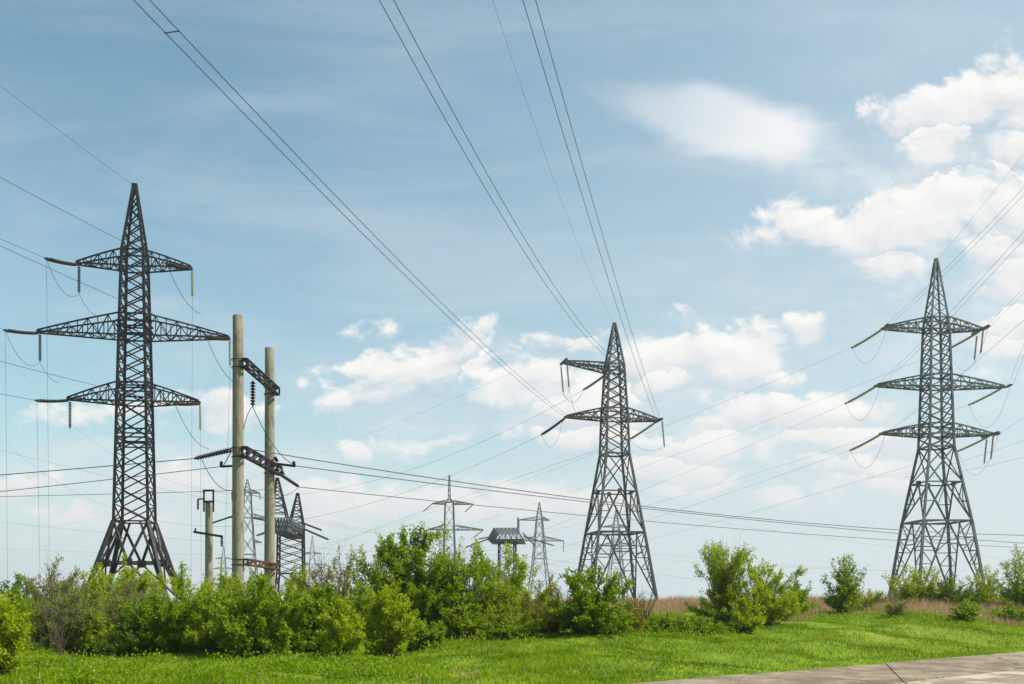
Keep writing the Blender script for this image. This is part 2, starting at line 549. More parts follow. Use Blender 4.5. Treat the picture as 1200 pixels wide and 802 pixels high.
gx = np.unique(np.concatenate([np.array([-3000, -1800, -1000, -600, -350, -200, -130, -90]), np.arange(-60, 60.1, 0.5), np.array([90, 130, 200, 350, 600, 1000, 1800, 3000])]))
gy = np.unique(np.concatenate([np.array([-400, -150, -60, -30, -15]), np.arange(-5, 80.1, 0.5), np.array([90, 110, 140, 190, 260, 350, 500, 800, 1300, 2000, 3000])]))
GX, GY = np.meshgrid(gx, gy)
GZ = ground(GX, GY)
nx, ny = len(gx), len(gy)
ii = (np.arange(ny - 1)[:, None] * nx + np.arange(nx - 1)[None]).ravel()
Q = np.stack([ii, ii + 1, ii + nx + 1, ii + nx], -1)
o = link_mesh('ground', np.stack([GX, GY, GZ], -1).reshape(-1, 3), Q, M['ground'], smooth=True)
o['kind'] = 'structure'

# old concrete road of skewed slabs
rng = np.random.RandomState(5)
e1 = ED; e2 = np.array([0.30, 0.954])
org = np.array([13.76, 29.6])                      # where a cross joint meets the grass edge
# put the origin on the edge line
org = E0 + ED * np.dot(org - E0, ED)
mb = MB(); vals = []
gap = 0.02
for i in range(-7, 8):
    for j in range(0, 6):
        L1, L2 = 5.95, 6.6
        p0 = org + e1 * L1 * i - e2 * L2 * (j + 1)
        c4 = [p0 + e1 * gap + e2 * gap, p0 + e1 * (L1 - gap) + e2 * gap, p0 + e1 * (L1 - gap) + e2 * (L2 - gap), p0 + e1 * gap + e2 * (L2 - gap)]
        if j == 0:   # broken outer edge
            n = 14
            top = [c4[2] + (c4[3] - c4[2]) * t + e2 * (-0.10 * rng.rand() - 0.12 * (rng.rand() > 0.8)) for t in np.linspace(0, 1, n)]
            c4 = c4[:2] + top
        c4 = np.array(c4)
        zt = 0.035 + rng.uniform(-0.012, 0.012); tl = rng.uniform(-0.0015, 0.0015, 2)
        zz = zt + (c4 - p0) @ tl
        k = len(c4)
        Vt = np.column_stack([c4, zz]); Vb = np.column_stack([c4, np.full(k, -0.12)])
        mb.V.append(np.vstack([Vt, Vb])); nn = mb.n
        mb.Q.append(np.array([(nn + a, nn + k + a, nn + k + (a + 1) % k, nn + (a + 1) % k) for a in range(k)]))
        mb.T.append(np.array([(nn, nn + a, nn + a + 1) for a in range(1, k - 1)]))
        mb.n += 2 * k
        val = 0.22 * rng.rand() if j == 0 else 0.72 + 0.28 * rng.rand()
        vals += [val] * (2 * k)
o = mb.build('road', M['slab'])
at_ = o.data.attributes.new('slab', 'FLOAT', 'POINT')
at_.data.foreach_set('value', np.array(vals, np.float32))
o['kind'] = 'structure'


# ------------------------------------------------------------------ lattice pylons
def rotz(P, a):
    P = np.asarray(P, float); c, s_ = math.cos(a), math.sin(a)
    return np.stack([P[..., 0] * c - P[..., 1] * s_, P[..., 0] * s_ + P[..., 1] * c, P[..., 2]], -1)


CORN = [(-1, -1), (1, -1), (1, 1), (-1, 1)]


def corners(z, a): return [A3(a * i, a * j, z) for i, j in CORN]


def ring(mb, z, a, w):
    c = corners(z, a)
    for k in range(4): mb.bar(c[k], c[(k + 1) % 4], w)


def shaft(mb, levels, leg_w, br_w, style='X', rings=()):
    for (z0, a0), (z1, a1) in zip(levels[:-1], levels[1:]):
        c0, c1 = corners(z0, a0), corners(z1, a1)
        for k in range(4):
            mb.bar(c0[k], c1[k], leg_w)
            l = (k + 1) % 4
            if style == 'X':
                mb.bar(c0[k], c1[l], br_w); mb.bar(c0[l], c1[k], br_w)
            else:
                mb.bar(c0[k], c1[l], br_w) if style == 'Z' else mb.bar(c0[l], c1[k], br_w)
    for z, a in rings: ring(mb, z, a, br_w * 1.3)


def interp_levels(pts, n_per):
    """pts [(z, a)], subdivide each span into n panels"""
    out_ = [pts[0]]
    for (z0, a0), (z1, a1), n in zip(pts[:-1], pts[1:], n_per):
        for t in np.linspace(0, 1, n + 1)[1:]: out_.append((z0 + (z1 - z0) * t, a0 + (a1 - a0) * t))
    return out_


def crossarm(mb, side, L, zb, zt, a_b, a_t, tip_w=0.35, n=6, chord=0.16, br=0.09, ztip=None, bulge=0.0):
    """lattice bracket along local x: bottom chords zb, top chords from zt down to the tip"""
    ztip = zb if ztip is None else ztip
    ts = np.linspace(0, 1, n + 1)
    bot = {}; top = {}
    for j in (-1, 1):
        bot[j] = [A3(side * (a_b + (L - a_b) * t), j * (a_b * (1 - t) + tip_w * t), zb + (ztip - zb) * t) for t in ts]
        top[j] = [A3(side * (a_t + (L - a_t) * t), j * (a_t * (1 - t) + tip_w * t), zt + (ztip + 0.12 - zt) * t + bulge * math.sin(math.pi * t)) for t in ts]
        for k in range(n):
            mb.bar(bot[j][k], bot[j][k + 1], chord); mb.bar(top[j][k], top[j][k + 1], chord)
            if k % 2 == 0:
                mb.bar(bot[j][k], top[j][k + 1], br)
            else:
                mb.bar(top[j][k], bot[j][k + 1], br)
            if 0 < k: mb.bar(bot[j][k], top[j][k], br)
    for k in range(n):
        a, b_ = (-1, 1) if k % 2 else (1, -1)
        mb.bar(bot[a][k], bot[b_][k + 1], br)
        if k: mb.bar(bot[-1][k], bot[1][k], br)
    mb.bar(bot[-1][n], bot[1][n], chord * 1.2)


def insulator(p, q, r=0.13, pitch=0.17, n=8, core=0.05, sag=0.0):
    """string of discs from p to q"""
    p, q = np.asarray(p, float), np.asarray(q, float)
    L = np.linalg.norm(q - p)
    k = max(4, int(L * 0.9 / pitch))
    ts = []; rs = []
    for i in range(k):
        t = 0.05 + 0.9 * (i + 0.5) / k
        h = 0.9 / k
        ts += [t - 0.46 * h, t - 0.10 * h, t + 0.02 * h, t + 0.30 * h]; rs += [core, r, r * 0.95, core]
    ts = [0] + ts + [1]; rs = [0.03] + rs + [0.03]
    ts = np.array(ts)
    P = p + (q - p) * ts[:, None]
    P[:, 2] -= sag * 4 * ts * (1 - ts)
    mb = MB(); mb.tube(P, rs, n)
    return mb


def hang_curve(p, q, drop, n=16):
    t = np.linspace(0, 1, n)[:, None]
    P = np.asarray(p, float) + (np.asarray(q, float) - np.asarray(p, float)) * t
    P[:, 2] -= drop * 4 * (t * (1 - t))[:, 0]
    return P


def hdir(deg): return A3(math.sin(R(deg)), math.cos(R(deg)), 0)


def wire_fit(P0, heading, pts, k=None):
    """vertical-plane parabola from P0 along heading, through photo points: z = z0 + m s + k s^2"""
    d = hdir(heading)
    S = []; Z = []
    for px, py in pts:
        uu = (px - 600) / F
        s_ = (uu * P0[1] - P0[0]) / (d[0] - uu * d[1])
        Yp = P0[1] + s_ * d[1]
        S.append(s_); Z.append(CZ + (HY - py) / F * Yp - P0[2])
    S = np.array(S); Z = np.array(Z)
    if k is None:
        Am = np.column_stack([S, S * S])
        wgt = 1 / np.maximum(np.abs(S), 1)
        sol = np.linalg.lstsq(Am * wgt[:, None], Z * wgt, rcond=None)[0]
        mm, kk = sol
    else:
        kk = k; mm = np.sum(S * (Z - kk * S * S)) / np.sum(S * S)
    print('wire', [round(float(x), 1) for x in P0], 'h', heading, 'S', np.round(S, 1), 'm %.3f k %.5f' % (mm, kk))
    return mm, kk


def wire_curve(P0, heading, mk, length, n=60, side=0.0):
    d = hdir(heading); nrm = A3(d[1], -d[0], 0)
    s_ = length * np.linspace(0, 1, n) ** 1.15
    P = P0[None] + d[None] * s_[:, None] + nrm[None] * side
    P[:, 2] += mk[0] * s_ + mk[1] * s_ * s_
    return P


def add_wire(P0, heading, pts, length, r, label, group, k=None, mat='wire', name='power_line', twin=None, spacers=(), mk=None):
    mk = mk or wire_fit(P0, heading, pts, k)
    if twin is None:
        mb = MB(); mb.tube(wire_curve(P0, heading, mk, length), r, 5)
        o_ = mb.build(name, M[mat], base=P0)
        return tag(o_, label, 'power line', group)
    root = thing(name, P0, label, 'power line', group)
    for sd in (-twin / 2, twin / 2):
        mb = MB(); mb.tube(wire_curve(P0, heading, mk, length, side=sd), r, 5)
        mb.build('conductor', M[mat], root, base=P0)
    d = hdir(heading); nrm = A3(d[1], -d[0], 0)
    for s_ in spacers:
        c_ = P0 + d * s_; c_[2] += mk[0] * s_ + mk[1] * s_ * s_
        mb = MB(); mb.bar(c_ - nrm * twin / 2, c_ + nrm * twin / 2, r * 1.6)
        for sd in (-1, 1):
            mb.box(c_ + nrm * sd * twin / 2, (r * 3, r * 3, r * 3), -R(heading))
        mb.build('spacer', M[mat], root, base=P0)
    return root


def slope_at(P0, heading, pts, k=None):
    return wire_fit(P0, heading, pts, k)


def px_h(px): return (px - 600) / F

# ============================================================ LEFT PYLON (dark, three cross-arms)
def pyl_mat(mb, name, mat, root, base, ang, parent=None):
    for i in range(len(mb.V)):
        mb.V[i] = rotz(mb.V[i], ang) + base
    return mb.build(name, mat, parent or root, base=base)


def footing(mb, a, x, y, z):
    mb.box(A3(x, y, z + 0.05), (1.0, 1.0, 0.5)); mb.box(A3(x, y, z + 0.4), (0.6, 0.6, 0.3))


def tension_pair(root, arm, base, tip, heading, slope, L, r, mat, spread=0.32, jump=True):
    """two parallel tension strings from an arm tip towards a wire; returns wire start"""
    d = hdir(heading); nrm = A3(d[1], -d[0], 0)
    e = tip + d * L + A3(0, 0, slope * L)
    for sd in (-0.5, 0.5):
        ins = insulator(tip + nrm * sd * spread * 0.7, e + nrm * sd * spread, r, sag=0.08)
        ins.build('insulator_string', M[mat], arm, base=base)
    mb = MB(); mb.bar(e - nrm * spread * 0.6, e + nrm * spread * 0.6, 0.14)
    mb.build('yoke_plate', M['steel_mid'], arm, base=base)
    return e


def jumper(arm, base, p, q, drop, r=0.02, mat='wire'):
    mb = MB(); mb.tube(hang_curve(p, q, drop), r, 5)
    mb.build('jumper_cable', M[mat], arm, base=base)


Y1 = 95.0
s1 = Y1 / F
b1 = at(158, 0, Y1); b1[2] = float(ground(b1[0], b1[1]))
zz1 = lambda py: CZ + (HY - py) * s1 - b1[2]
th1 = R(7)
oc = 1.205
pyl1 = thing('pylon', b1, 'tall dark three-armed lattice pylon at the left, beside the concrete portal', 'pylon', 'lattice pylons')
lw, bw = 0.23, 0.105
wa = [(zz1(612), 23 * s1 / oc), (zz1(473), 19.5 * s1 / oc), (zz1(396), 17.5 * s1 / oc), (zz1(296), 14.5 * s1 / oc)]
mb = MB(); shaft(mb, interp_levels(wa, [7, 5, 7]), lw, bw, 'X', [(zz1(py), a) for py, a in ((612, wa[0][1]), (473, wa[1][1]), (451, 19 * s1 / oc), (396, wa[2][1]), (371, 17 * s1 / oc), (316, 15 * s1 / oc), (296, wa[3][1]), (515, 20.5 * s1 / oc))])
# dense panel at mid shaft
for za, zb_ in ((505, 522), (455, 462), (380, 386)):
    ring(mb, zz1(za), 20 * s1 / oc, bw * 1.2); ring(mb, zz1(zb_), 20 * s1 / oc, bw * 1.2)
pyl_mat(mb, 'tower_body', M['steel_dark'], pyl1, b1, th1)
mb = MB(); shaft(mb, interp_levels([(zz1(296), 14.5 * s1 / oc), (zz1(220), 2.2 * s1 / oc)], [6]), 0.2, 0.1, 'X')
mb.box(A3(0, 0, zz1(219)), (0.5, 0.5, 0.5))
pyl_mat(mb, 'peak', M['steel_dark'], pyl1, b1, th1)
af = 56 * s1 / oc; aw = wa[0][1]
for i, j in CORN:
    mb = MB()
    top = A3(aw * i, aw * j, zz1(612)); bot = A3(af * i, af * j, 0.1)
    mb.bar(top, bot, 0.32)
    # inner secondary chord of the leg and its ties
    midz = zz1(662); am = aw + (af - aw) * (zz1(612) - midz) / (zz1(612))
    for ax in (0, 1):
        fy = A3(0, aw * 1.25 * j, midz) if ax == 0 else A3(aw * 1.25 * i, 0, midz)
        p2 = top + (bot - top) * 0.97
        q0 = A3(aw * i * 0.55, aw * j, zz1(612)) if ax == 0 else A3(aw * i, aw * j * 0.55, zz1(612))
        prev = None
        for t in np.linspace(0.15, 0.85, 4):
            pa = top + (bot - top) * t; pb = q0 + (p2 - q0) * min(1, t + 0.06)
            mb.bar(pa, pb, 0.08)
            if prev is not None: mb.bar(prev, pa, 0.08)
            prev = pb
        mb.bar(q0, p2, 0.15)
    footing(mb, 0, bot[0], bot[1], 0.0)
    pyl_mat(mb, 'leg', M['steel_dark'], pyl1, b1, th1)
mb = MB()
midz = zz1(660); am = aw + (af - aw) * (zz1(612) - midz) / zz1(612)
ctr = corners(midz, am)
for k in range(4):
    l = (k + 1) % 4
    t0, t1 = corners(zz1(612), aw)[k], corners(zz1(612), aw)[l]
    m_ = (ctr[k] + ctr[l]) / 2
    mb.bar(t0, m_, 0.2); mb.bar(t1, m_, 0.2)
    mb.bar(ctr[k], ctr[l], 0.18)
    f0, f1 = corners(0.1, af)[k], corners(0.1, af)[l]
    mb.bar(m_, f0, 0.16); mb.bar(m_, f1, 0.16)
    mb.box(m_, (0.7, 0.7, 0.7))
pyl_mat(mb, 'leg_bracing', M['steel_dark'], pyl1, b1, th1)

HD = 192.0                 # heading of the lines passing over / beside the camera
arms1 = {}
for nm, zb_, zt_, Ll, Lr, pa in (('top', 315, 296, 64, 64, 15), ('mid', 396, 371, 107, 107, 18), ('low', 473, 451, 74, 73, 19.5)):
    for side, L in ((-1, Ll), (1, Lr)):
        mb = MB()
        crossarm(mb, side, L * s1 / math.cos(th1), zz1(zb_), zz1(zt_), pa * s1 / oc, pa * s1 / oc, 0.35, 8 if nm == 'mid' else 6, 0.13, 0.075, ztip=zz1(zb_) + 0.25, bulge=0.06)
        arm = pyl_mat(mb, 'crossarm', M['steel_dark'], pyl1, b1, th1)
        tip = rotz(A3(side * L * s1 / math.cos(th1), 0, zz1(zb_) + 0.15), th1) + b1
        arms1[nm, side] = (arm, tip)
lab1 = {('top', -1): [(0, 280)], ('top', 1): [(135, 283), (0, 206)], ('mid', -1): [(0, 384)], ('mid', 1): [(137, 350), (0, 288)],
        ('low', -1): [(33, 470), (0, 461)], ('low', 1): [(110, 452), (0, 423)]}
word = {'top': 'top', 'mid': 'long middle', 'low': 'lowest'}
sd_word = {-1: 'left', 1: 'right'}
leads = []
for (nm, side), (arm, tip) in arms1.items():
    e = tension_pair(pyl1, arm, b1, tip, HD, -0.20, 4.4, 0.15, 'ins_dark')
    add_wire(e, HD, lab1[nm, side] if (nm, side) != ('mid', -1) else None, 150, 0.020, 'thin cable running off the left edge from %s %s arm of dark pylon' % (word[nm], sd_word[side]), 'cables of the dark left pylon', k=0.0006, mk=(-0.05, 0.0006) if (nm, side) == ('mid', -1) else None)
    # hanging string, jumper and the lead dropping behind the bushes
    if side == -1:
        hp = tip + A3(0.1, 0.15, 0.0)
        hb = hp + A3(0, 0, -2.7)
        insulator(hp, hb, 0.17).build('insulator_string', M['ins_dark'], arm, base=b1)
        if nm != 'low':
            jumper(arm, b1, e, hb, 1.4); jumper(arm, b1, hb, hb + A3(1.0, 1.5, -1.6), 0.4)
        q = {'top': (58, 688), 'mid': (9, 690), 'low': (47, 690)}[nm]
        lo = e
    else:
        hp = tip + A3(0.0, 0.15, 0.0)
        hb = hp + A3(0.0, 0.1, -2.6)
        insulator(hp, hb, 0.15).build('insulator_string', M['ins_glass'], arm, base=b1)
        jumper(arm, b1, e, e + A3(2.0, 3.6, -3.6), 0.9, 0.025)
        q = {'top': (224, 688), 'mid': (262, 690), 'low': (236, 690)}[nm]
        lo = hb
    ge = at(q[0], q[1], 108)
    mb = MB(); mb.tube(hang_curve(lo, ge, 0.4, 12), 0.011, 4)
    tag(mb.build('drop_wire', M['wire'], base=lo), 'hair-thin wire dropping straight down from the %s %s arm of the dark pylon' % (word[nm], sd_word[side]), 'wire', 'drop wires of the dark left pylon')
pk = rotz(A3(0, 0, zz1(219)), th1) + b1
add_wire(pk, HD, [(100, 175), (0, 101)], 150, 0.014, 'single earth wire rising to the left edge from the tip of the dark pylon', 'earth wires', k=0.0006)


# ============================================================ MIDDLE and RIGHT PYLONS
def big_legs(root, base, ang, zw, aw, zr, ar, af, mat, lw_, bw_):
    """flared lower part: waist (zw,aw), ring (zr,ar), feet af at ground"""
    for i, j in CORN:
        mb = MB()
        top = A3(aw * i, aw * j, zw); r_ = A3(ar * i, ar * j, zr); bot = A3(af * i, af * j, 0.2)
        mb.bar(top, r_, lw_); mb.bar(r_, bot, lw_ * 1.1)
        for ax in (0, 1):
            m_ = A3(0, ar * j, zr) if ax == 0 else A3(ar * i, 0, zr)
            foot = bot
            mb.bar(m_ * 1.0, foot + A3(0, 0, 0.3), bw_ * 1.25)
            prev = r_
            for t in np.linspace(0.2, 0.85, 5):
                pa = r_ + (bot - r_) * t; pb = m_ + (foot - m_) * t
                mb.bar(pa, pb, bw_ * 0.75); mb.bar(prev, pb, bw_ * 0.75); prev = pa
        footing(mb, 0, bot[0], bot[1], 0)
        pyl_mat(mb, 'leg', mat, root, base, ang)
    mb = MB()
    zm = zr + (zw - zr) * 0.52; am = ar + (aw - ar) * 0.52
    ring(mb, zr, ar, bw_ * 1.5); ring(mb, zm, am, bw_ * 1.2); ring(mb, zw, aw, bw_ * 1.5)
    c0, c1, c2 = corners(zr, ar), corners(zm, am), corners(zw, aw)
    for k in range(4):
        l = (k + 1) % 4
        m1 = (c1[k] + c1[l]) / 2
        mb.bar(c2[k], c1[l], bw_); mb.bar(c2[l], c1[k], bw_)
        mb.bar(m1, c0[k], bw_ * 1.35); mb.bar(m1, c0[l], bw_ * 1.35)
        mb.box(m1, (0.45, 0.45, 0.6))
        h0 = (c0[k] + m1) / 2; h1 = (c0[l] + m1) / 2
        mb.bar(h0, (c0[k] + c1[k]) / 2, bw_ * 0.8); mb.bar(h1, (c0[l] + c1[l]) / 2, bw_ * 0.8)
        mb.bar(h0, c1[k], bw_ * 0.8); mb.bar(h1, c1[l], bw_ * 0.8)
        # ring-level plan diagonal and hanging kick bracing
        mr = (c0[k] + c0[l]) / 2; ml = (c0[l] + c0[(l + 1) % 4]) / 2
        mb.bar(mr, ml, bw_)
        zk = zr * 0.72; ak = af + (ar - af) * 0.72
        q0, q1 = corners(zk, ak * 0.98)[k], corners(zk, ak * 0.98)[l]
        mb.bar(mr + (corners(0.2, af)[k] - mr) * 0.28, mr + (corners(0.2, af)[l] - mr) * 0.28, bw_)
    pyl_mat(mb, 'leg_bracing', mat, root, base, ang)


# ---- middle
Y2 = 145.0; s2 = Y2 / F
b2 = at(720, 0, Y2); b2[2] = float(ground(b2[0], b2[1]))
zz2 = lambda py: CZ + (HY - py) * s2 - b2[2]
th2 = R(12); oc2 = 1.275
pyl2 = thing('pylon', b2, 'two-armed grey steel pylon in the middle with a single upper arm to the left', 'pylon', 'lattice pylons')
mb = MB(); shaft(mb, interp_levels([(zz2(533), 17.5 * s2 / oc2), (zz2(492), 16 * s2 / oc2), (zz2(428), 11.5 * s2 / oc2)], [3, 6]), 0.26, 0.13, 'X',
                 [(zz2(533), 17.5 * s2 / oc2), (zz2(492), 16 * s2 / oc2), (zz2(480), 15.1 * s2 / oc2), (zz2(436), 12 * s2 / oc2), (zz2(428), 11.5 * s2 / oc2)])
pyl_mat(mb, 'tower_body', M['steel_mid'], pyl2, b2, th2)
mb = MB(); shaft(mb, interp_levels([(zz2(428), 11.5 * s2 / oc2), (zz2(382), 2 * s2 / oc2)], [5]), 0.22, 0.11, 'X'); mb.box(A3(0, 0, zz2(381)), (0.5, 0.5, 0.6))
pyl_mat(mb, 'peak', M['steel_mid'], pyl2, b2, th2)
big_legs(pyl2, b2, th2, zz2(533), 17.5 * s2 / oc2, zz2(625), 35 * s2 / oc2, 50 * s2 / oc2, M['steel_mid'], 0.30, 0.15)
c2 = math.cos(th2)
arm2 = {}
for key, side, L, zb_, zt_, pa, ztip in (('low', -1, 58, 492, 480, 16, 492), ('low', 1, 53, 492, 480, 16, 492), ('up', -1, 60, 436, 428, 12, 428)):
    mb = MB()
    crossarm(mb, side, L * s2 / c2, zz2(zb_), zz2(zt_), pa * s2 / oc2, pa * s2 / oc2, 0.5, 6, 0.2, 0.11, ztip=zz2(ztip) + (0.1 if key == 'low' else 0), bulge=0.06)
    T = A3(side * L * s2 / c2, 0, zz2(ztip))
    if not (key == 'low' and side == -1):
        mb.bar(T + A3(0, -1.7, 0.1), T + A3(0, 1.7, 0.1), 0.28)       # end bar that carries the jumper strings
    arm = pyl_mat(mb, 'crossarm', M['steel_mid'], pyl2, b2, th2)
    arm2[key, side] = (arm, rotz(T, th2) + b2)
    for j in (-1.6, 1.6) if key == 'up' else ((-1.6,) if side == 1 else ()):
        p = rotz(T + A3(0, j, -0.1), th2) + b2
        insulator(p, p + A3(0.35, 0, -4.0), 0.17).build('insulator_string', M['ins_grey'], arm, base=b2)

LEFT2 = -47.0              # heading of the spans that leave to the far left
grp2 = 'conductors of the middle pylon'
# low left arm, pair A
arm, tip = arm2['low', -1]
e = tip + hdir(HD) * 1.0 + A3(0, 0, 0.2)
mkA = wire_fit(e, HD, [(600, 437), (400, 236), (250, 90), (159, 0)])
add_wire(e, HD, None, 220, 0.021, 'twin cable sweeping from low left arm of middle pylon to photo corner', grp2, twin=0.62, spacers=(103.6,), mk=mkA)
eA = tension_pair(pyl2, arm, b2, tip, LEFT2, -0.42, 4.6, 0.15, 'ins_dark')
add_wire(eA, LEFT2, [(575, 538), (527, 557), (390, 602)], 230, 0.021, 'cable leaving low left arm of middle pylon down towards far left', grp2, mat='wire_far')
jumper(arm, b2, eA, e, 3.0)
# low right arm, pair C
arm, tip = arm2['low', 1]
e = tip + hdir(HD) * 0.8 + A3(0, 0, 0.3)
mkC = wire_fit(e, HD, [(735, 385), (700, 270), (660, 134), (619, 0)])
add_wire(e, HD, None, 220, 0.021, 'twin cable climbing steeply from right arm of middle pylon to top edge', grp2, twin=0.62, spacers=(), mk=mkC)
eC = tension_pair(pyl2, arm, b2, tip + A3(-0.5, 0, -0.2), LEFT2, -0.42, 4.6, 0.14, 'ins_glass')
add_wire(eC, LEFT2, [(640, 548), (560, 577), (470, 608)], 230, 0.019, 'cable leaving right arm of middle pylon behind its body to far left', grp2, mat='wire_far')
jumper(arm, b2, eC, rotz(A3(53 * s2 / c2, -1.6, zz2(492) - 4.1), th2) + b2, 1.0)
# upper conductor B at the body
pB = rotz(A3(12 * s2 / oc2, 0, zz2(430)), th2) + b2
e = pB + hdir(HD) * 2.0
mkB = wire_fit(e, HD, [(690, 397), (630, 303), (540, 155), (443, 0)])
add_wire(e, HD, None, 220, 0.021, 'twin cable rising from top of middle pylon through centre of sky', grp2, twin=0.62, spacers=(34.5,), mk=mkB)
armU, tipU = arm2['up', -1]
pBl = rotz(A3(-11 * s2 / oc2, 0, zz2(438)), th2) + b2
eB = tension_pair(pyl2, armU, b2, pBl, LEFT2, -0.40, 4.4, 0.14, 'ins_grey')
add_wire(eB, LEFT2, [(639, 482), (534, 530), (390, 575)], 230, 0.019, 'cable leaving the top of the middle pylon towards the far left', grp2, mat='wire_far')
hp = [rotz(A3(-60 * s2 / c2, j, zz2(428) - 4.1), th2) + b2 + A3(0.35, 0, 0) for j in (-1.6, 1.6)]
jumper(armU, b2, hp[1], eB, 1.6); jumper(armU, b2, hp[0], hp[1] + A3(2.5, 1, -2.2), 1.6); jumper(armU, b2, hp[0], hp[1], 1.0)
pk2 = rotz(A3(0, 0, zz2(381)), th2) + b2
add_wire(pk2, HD, [(690, 320), (640, 170), (572, 0)], 220, 0.010, 'faint single earth wire rising from the tip of the middle pylon', 'earth wires')
add_wire(pk2, LEFT2, [(698, 391), (560, 455)], 200, 0.010, 'faint earth wire falling left from the tip of the middle pylon', 'earth wires', k=0.0005)

# ---- right
Y3 = 124.0; s3 = Y3 / F
b3 = at(1097, 0, Y3); b3[2] = float(ground(b3[0], b3[1]))
zz3 = lambda py: CZ + (HY - py) * s3 - b3[2]
th3 = R(3); oc3 = 1.345
pyl3 = thing('pylon', b3, 'pale three-armed lattice pylon at the right edge with green glass insulators', 'pylon', 'lattice pylons')
lv = [(zz3(525), 19.5 * s3 / oc3), (zz3(455), 17 * s3 / oc3), (zz3(388), 14.5 * s3 / oc3), (zz3(374), 13 * s3 / oc3)]
mb = MB(); shaft(mb, interp_levels(lv, [6, 6, 1]), 0.24, 0.12, 'X', [(zz3(p), a * s3 / oc3) for p, a in ((525, 19.5), (510, 19), (498, 18.5), (455, 17), (441, 16.5), (388, 14.5), (374, 13))])
pyl_mat(mb, 'tower_body', M['steel_light'], pyl3, b3, th3)
mb = MB(); shaft(mb, interp_levels([lv[-1], (zz3(307), 2.0 * s3 / oc3)], [6]), 0.18, 0.09, 'Z'); mb.box(A3(0, 0, zz3(306)), (0.4, 0.4, 0.6))
pyl_mat(mb, 'peak', M['steel_light'], pyl3, b3, th3)
big_legs(pyl3, b3, th3, zz3(525), 19.5 * s3 / oc3, zz3(612), 38 * s3 / oc3, 54 * s3 / oc3, M['steel_light'], 0.26, 0.13)
arm3 = {}
HR = 190.0; LEFT3 = -40.0
for key, zb_, zt_, pa, Ll, Lr in (('top', 388, 374, 14, 64, 54), ('mid', 455, 441, 17, 72, 80), ('low', 511, 498, 18.5, 66, 66)):
    for side, L in ((-1, Ll), (1, Lr)):
        mb = MB()
        crossarm(mb, side, L * s3, zz3(zb_), zz3(zt_), pa * s3 / oc3, pa * s3 / oc3, 0.45, 6, 0.17, 0.09, ztip=zz3(zb_) + 0.2, bulge=0.05)
        T = A3(side * L * s3, 0, zz3(zb_) + 0.15)
        if side == 1 and key != 'mid':
            mb.bar(T + A3(-0.1, -2.0, 0.05), T + A3(-0.1, 2.0, 0.05), 0.24)
        arm = pyl_mat(mb, 'crossarm', M['steel_light'], pyl3, b3, th3)
        tip = rotz(T, th3) + b3
        arm3[key, side] = (arm, tip)
        if side == 1 and key != 'mid':
            for j in (-1.8, 1.8):
                p = rotz(T + A3(-0.1 + (0.55 if j > 0 else -0.55), j, -0.1), th3) + b3
                insulator(p, p + A3(-0.35, 0, -3.3), 0.15).build('insulator_string', M['ins_grey'], arm, base=b3)
near3 = {('top', -1): [(1082, 353), (1137, 290), (1200, 218)], ('top', 1): [(1200, 340)], ('mid', -1): [(1111, 371), (1150, 331), (1196, 281)],
         ('mid', 1): [(1200, 410)], ('low', -1): [(1120, 448), (1200, 372)], ('low', 1): [(1200, 489)]}
far3 = {('top', -1): [(960, 433), (800, 499), (705, 526), (604, 565)], ('top', 1): [(1010, 452), (900, 492)], ('mid', -1): [(930, 500), (860, 530)],
        ('mid', 1): [(1050, 495), (900, 553)], ('low', -1): [(860, 578), (800, 595)], ('low', 1): [(980, 573), (880, 600)]}
grp3 = 'conductors of the right pylon'
for (nm, side), (arm, tip) in arm3.items():
    en = tension_pair(pyl3, arm, b3, tip, HR, -0.10, 3.2, 0.10, 'ins_grey')
    tw = 0.5 if nm != 'low' else None
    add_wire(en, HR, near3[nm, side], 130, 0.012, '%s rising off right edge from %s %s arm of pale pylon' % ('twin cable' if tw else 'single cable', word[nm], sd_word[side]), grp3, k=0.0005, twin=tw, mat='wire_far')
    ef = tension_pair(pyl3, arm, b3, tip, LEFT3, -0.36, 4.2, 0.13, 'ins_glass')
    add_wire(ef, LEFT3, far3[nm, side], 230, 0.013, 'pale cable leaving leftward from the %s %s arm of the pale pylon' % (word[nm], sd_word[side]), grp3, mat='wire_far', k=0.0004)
    jumper(arm, b3, en, ef, 3.2 if side == -1 else 4.0, 0.016, 'wire_far')
pk3 = rotz(A3(0, 0, zz3(306)), th3) + b3
add_wire(pk3, HR, [(1150, 243), (1200, 180)], 130, 0.010, 'faint earth wire rising right from the tip of the pale pylon', 'earth wires', mat='wire_far', k=0.0005)

# ============================================================ CONCRETE PORTAL
P1 = at(279, 0, 48.0); P1[2] = float(ground(P1[0], P1[1]))
P2 = at(316, 0, 54.2); P2[2] = float(ground(P2[0], P2[1]))
port = thing('power_portal', P1, 'two tall tapered concrete posts joined by steel beams, beside the dark pylon', 'pylon')


def conc_pole(mb, x, y, z0, z1, r0, r1, n=20):
    zs = np.concatenate([np.linspace(z0, z1 - 0.02, 14), [z1]])
    P = np.column_stack([np.full(len(zs), x), np.full(len(zs), y), zs])
    rs = np.concatenate([np.linspace(r0, r1, 14), [r1 * 0.93]])
    mb.tube(P, rs, n)


zt1 = CZ + 335 * 48.0 / F; zt2 = CZ + 297 * 54.2 / F
for P, zt_ in ((P1, zt1), (P2, zt2)):
    mb = MB(); conc_pole(mb, P[0], P[1], P[2] - 0.3, zt_, 0.295, 0.25)
    mb.build('post', M['pole'], port, True, P1)
dP = (P2 - P1); dP[2] = 0; dP /= np.linalg.norm(dP); nP = A3(dP[1], -dP[0], 0)


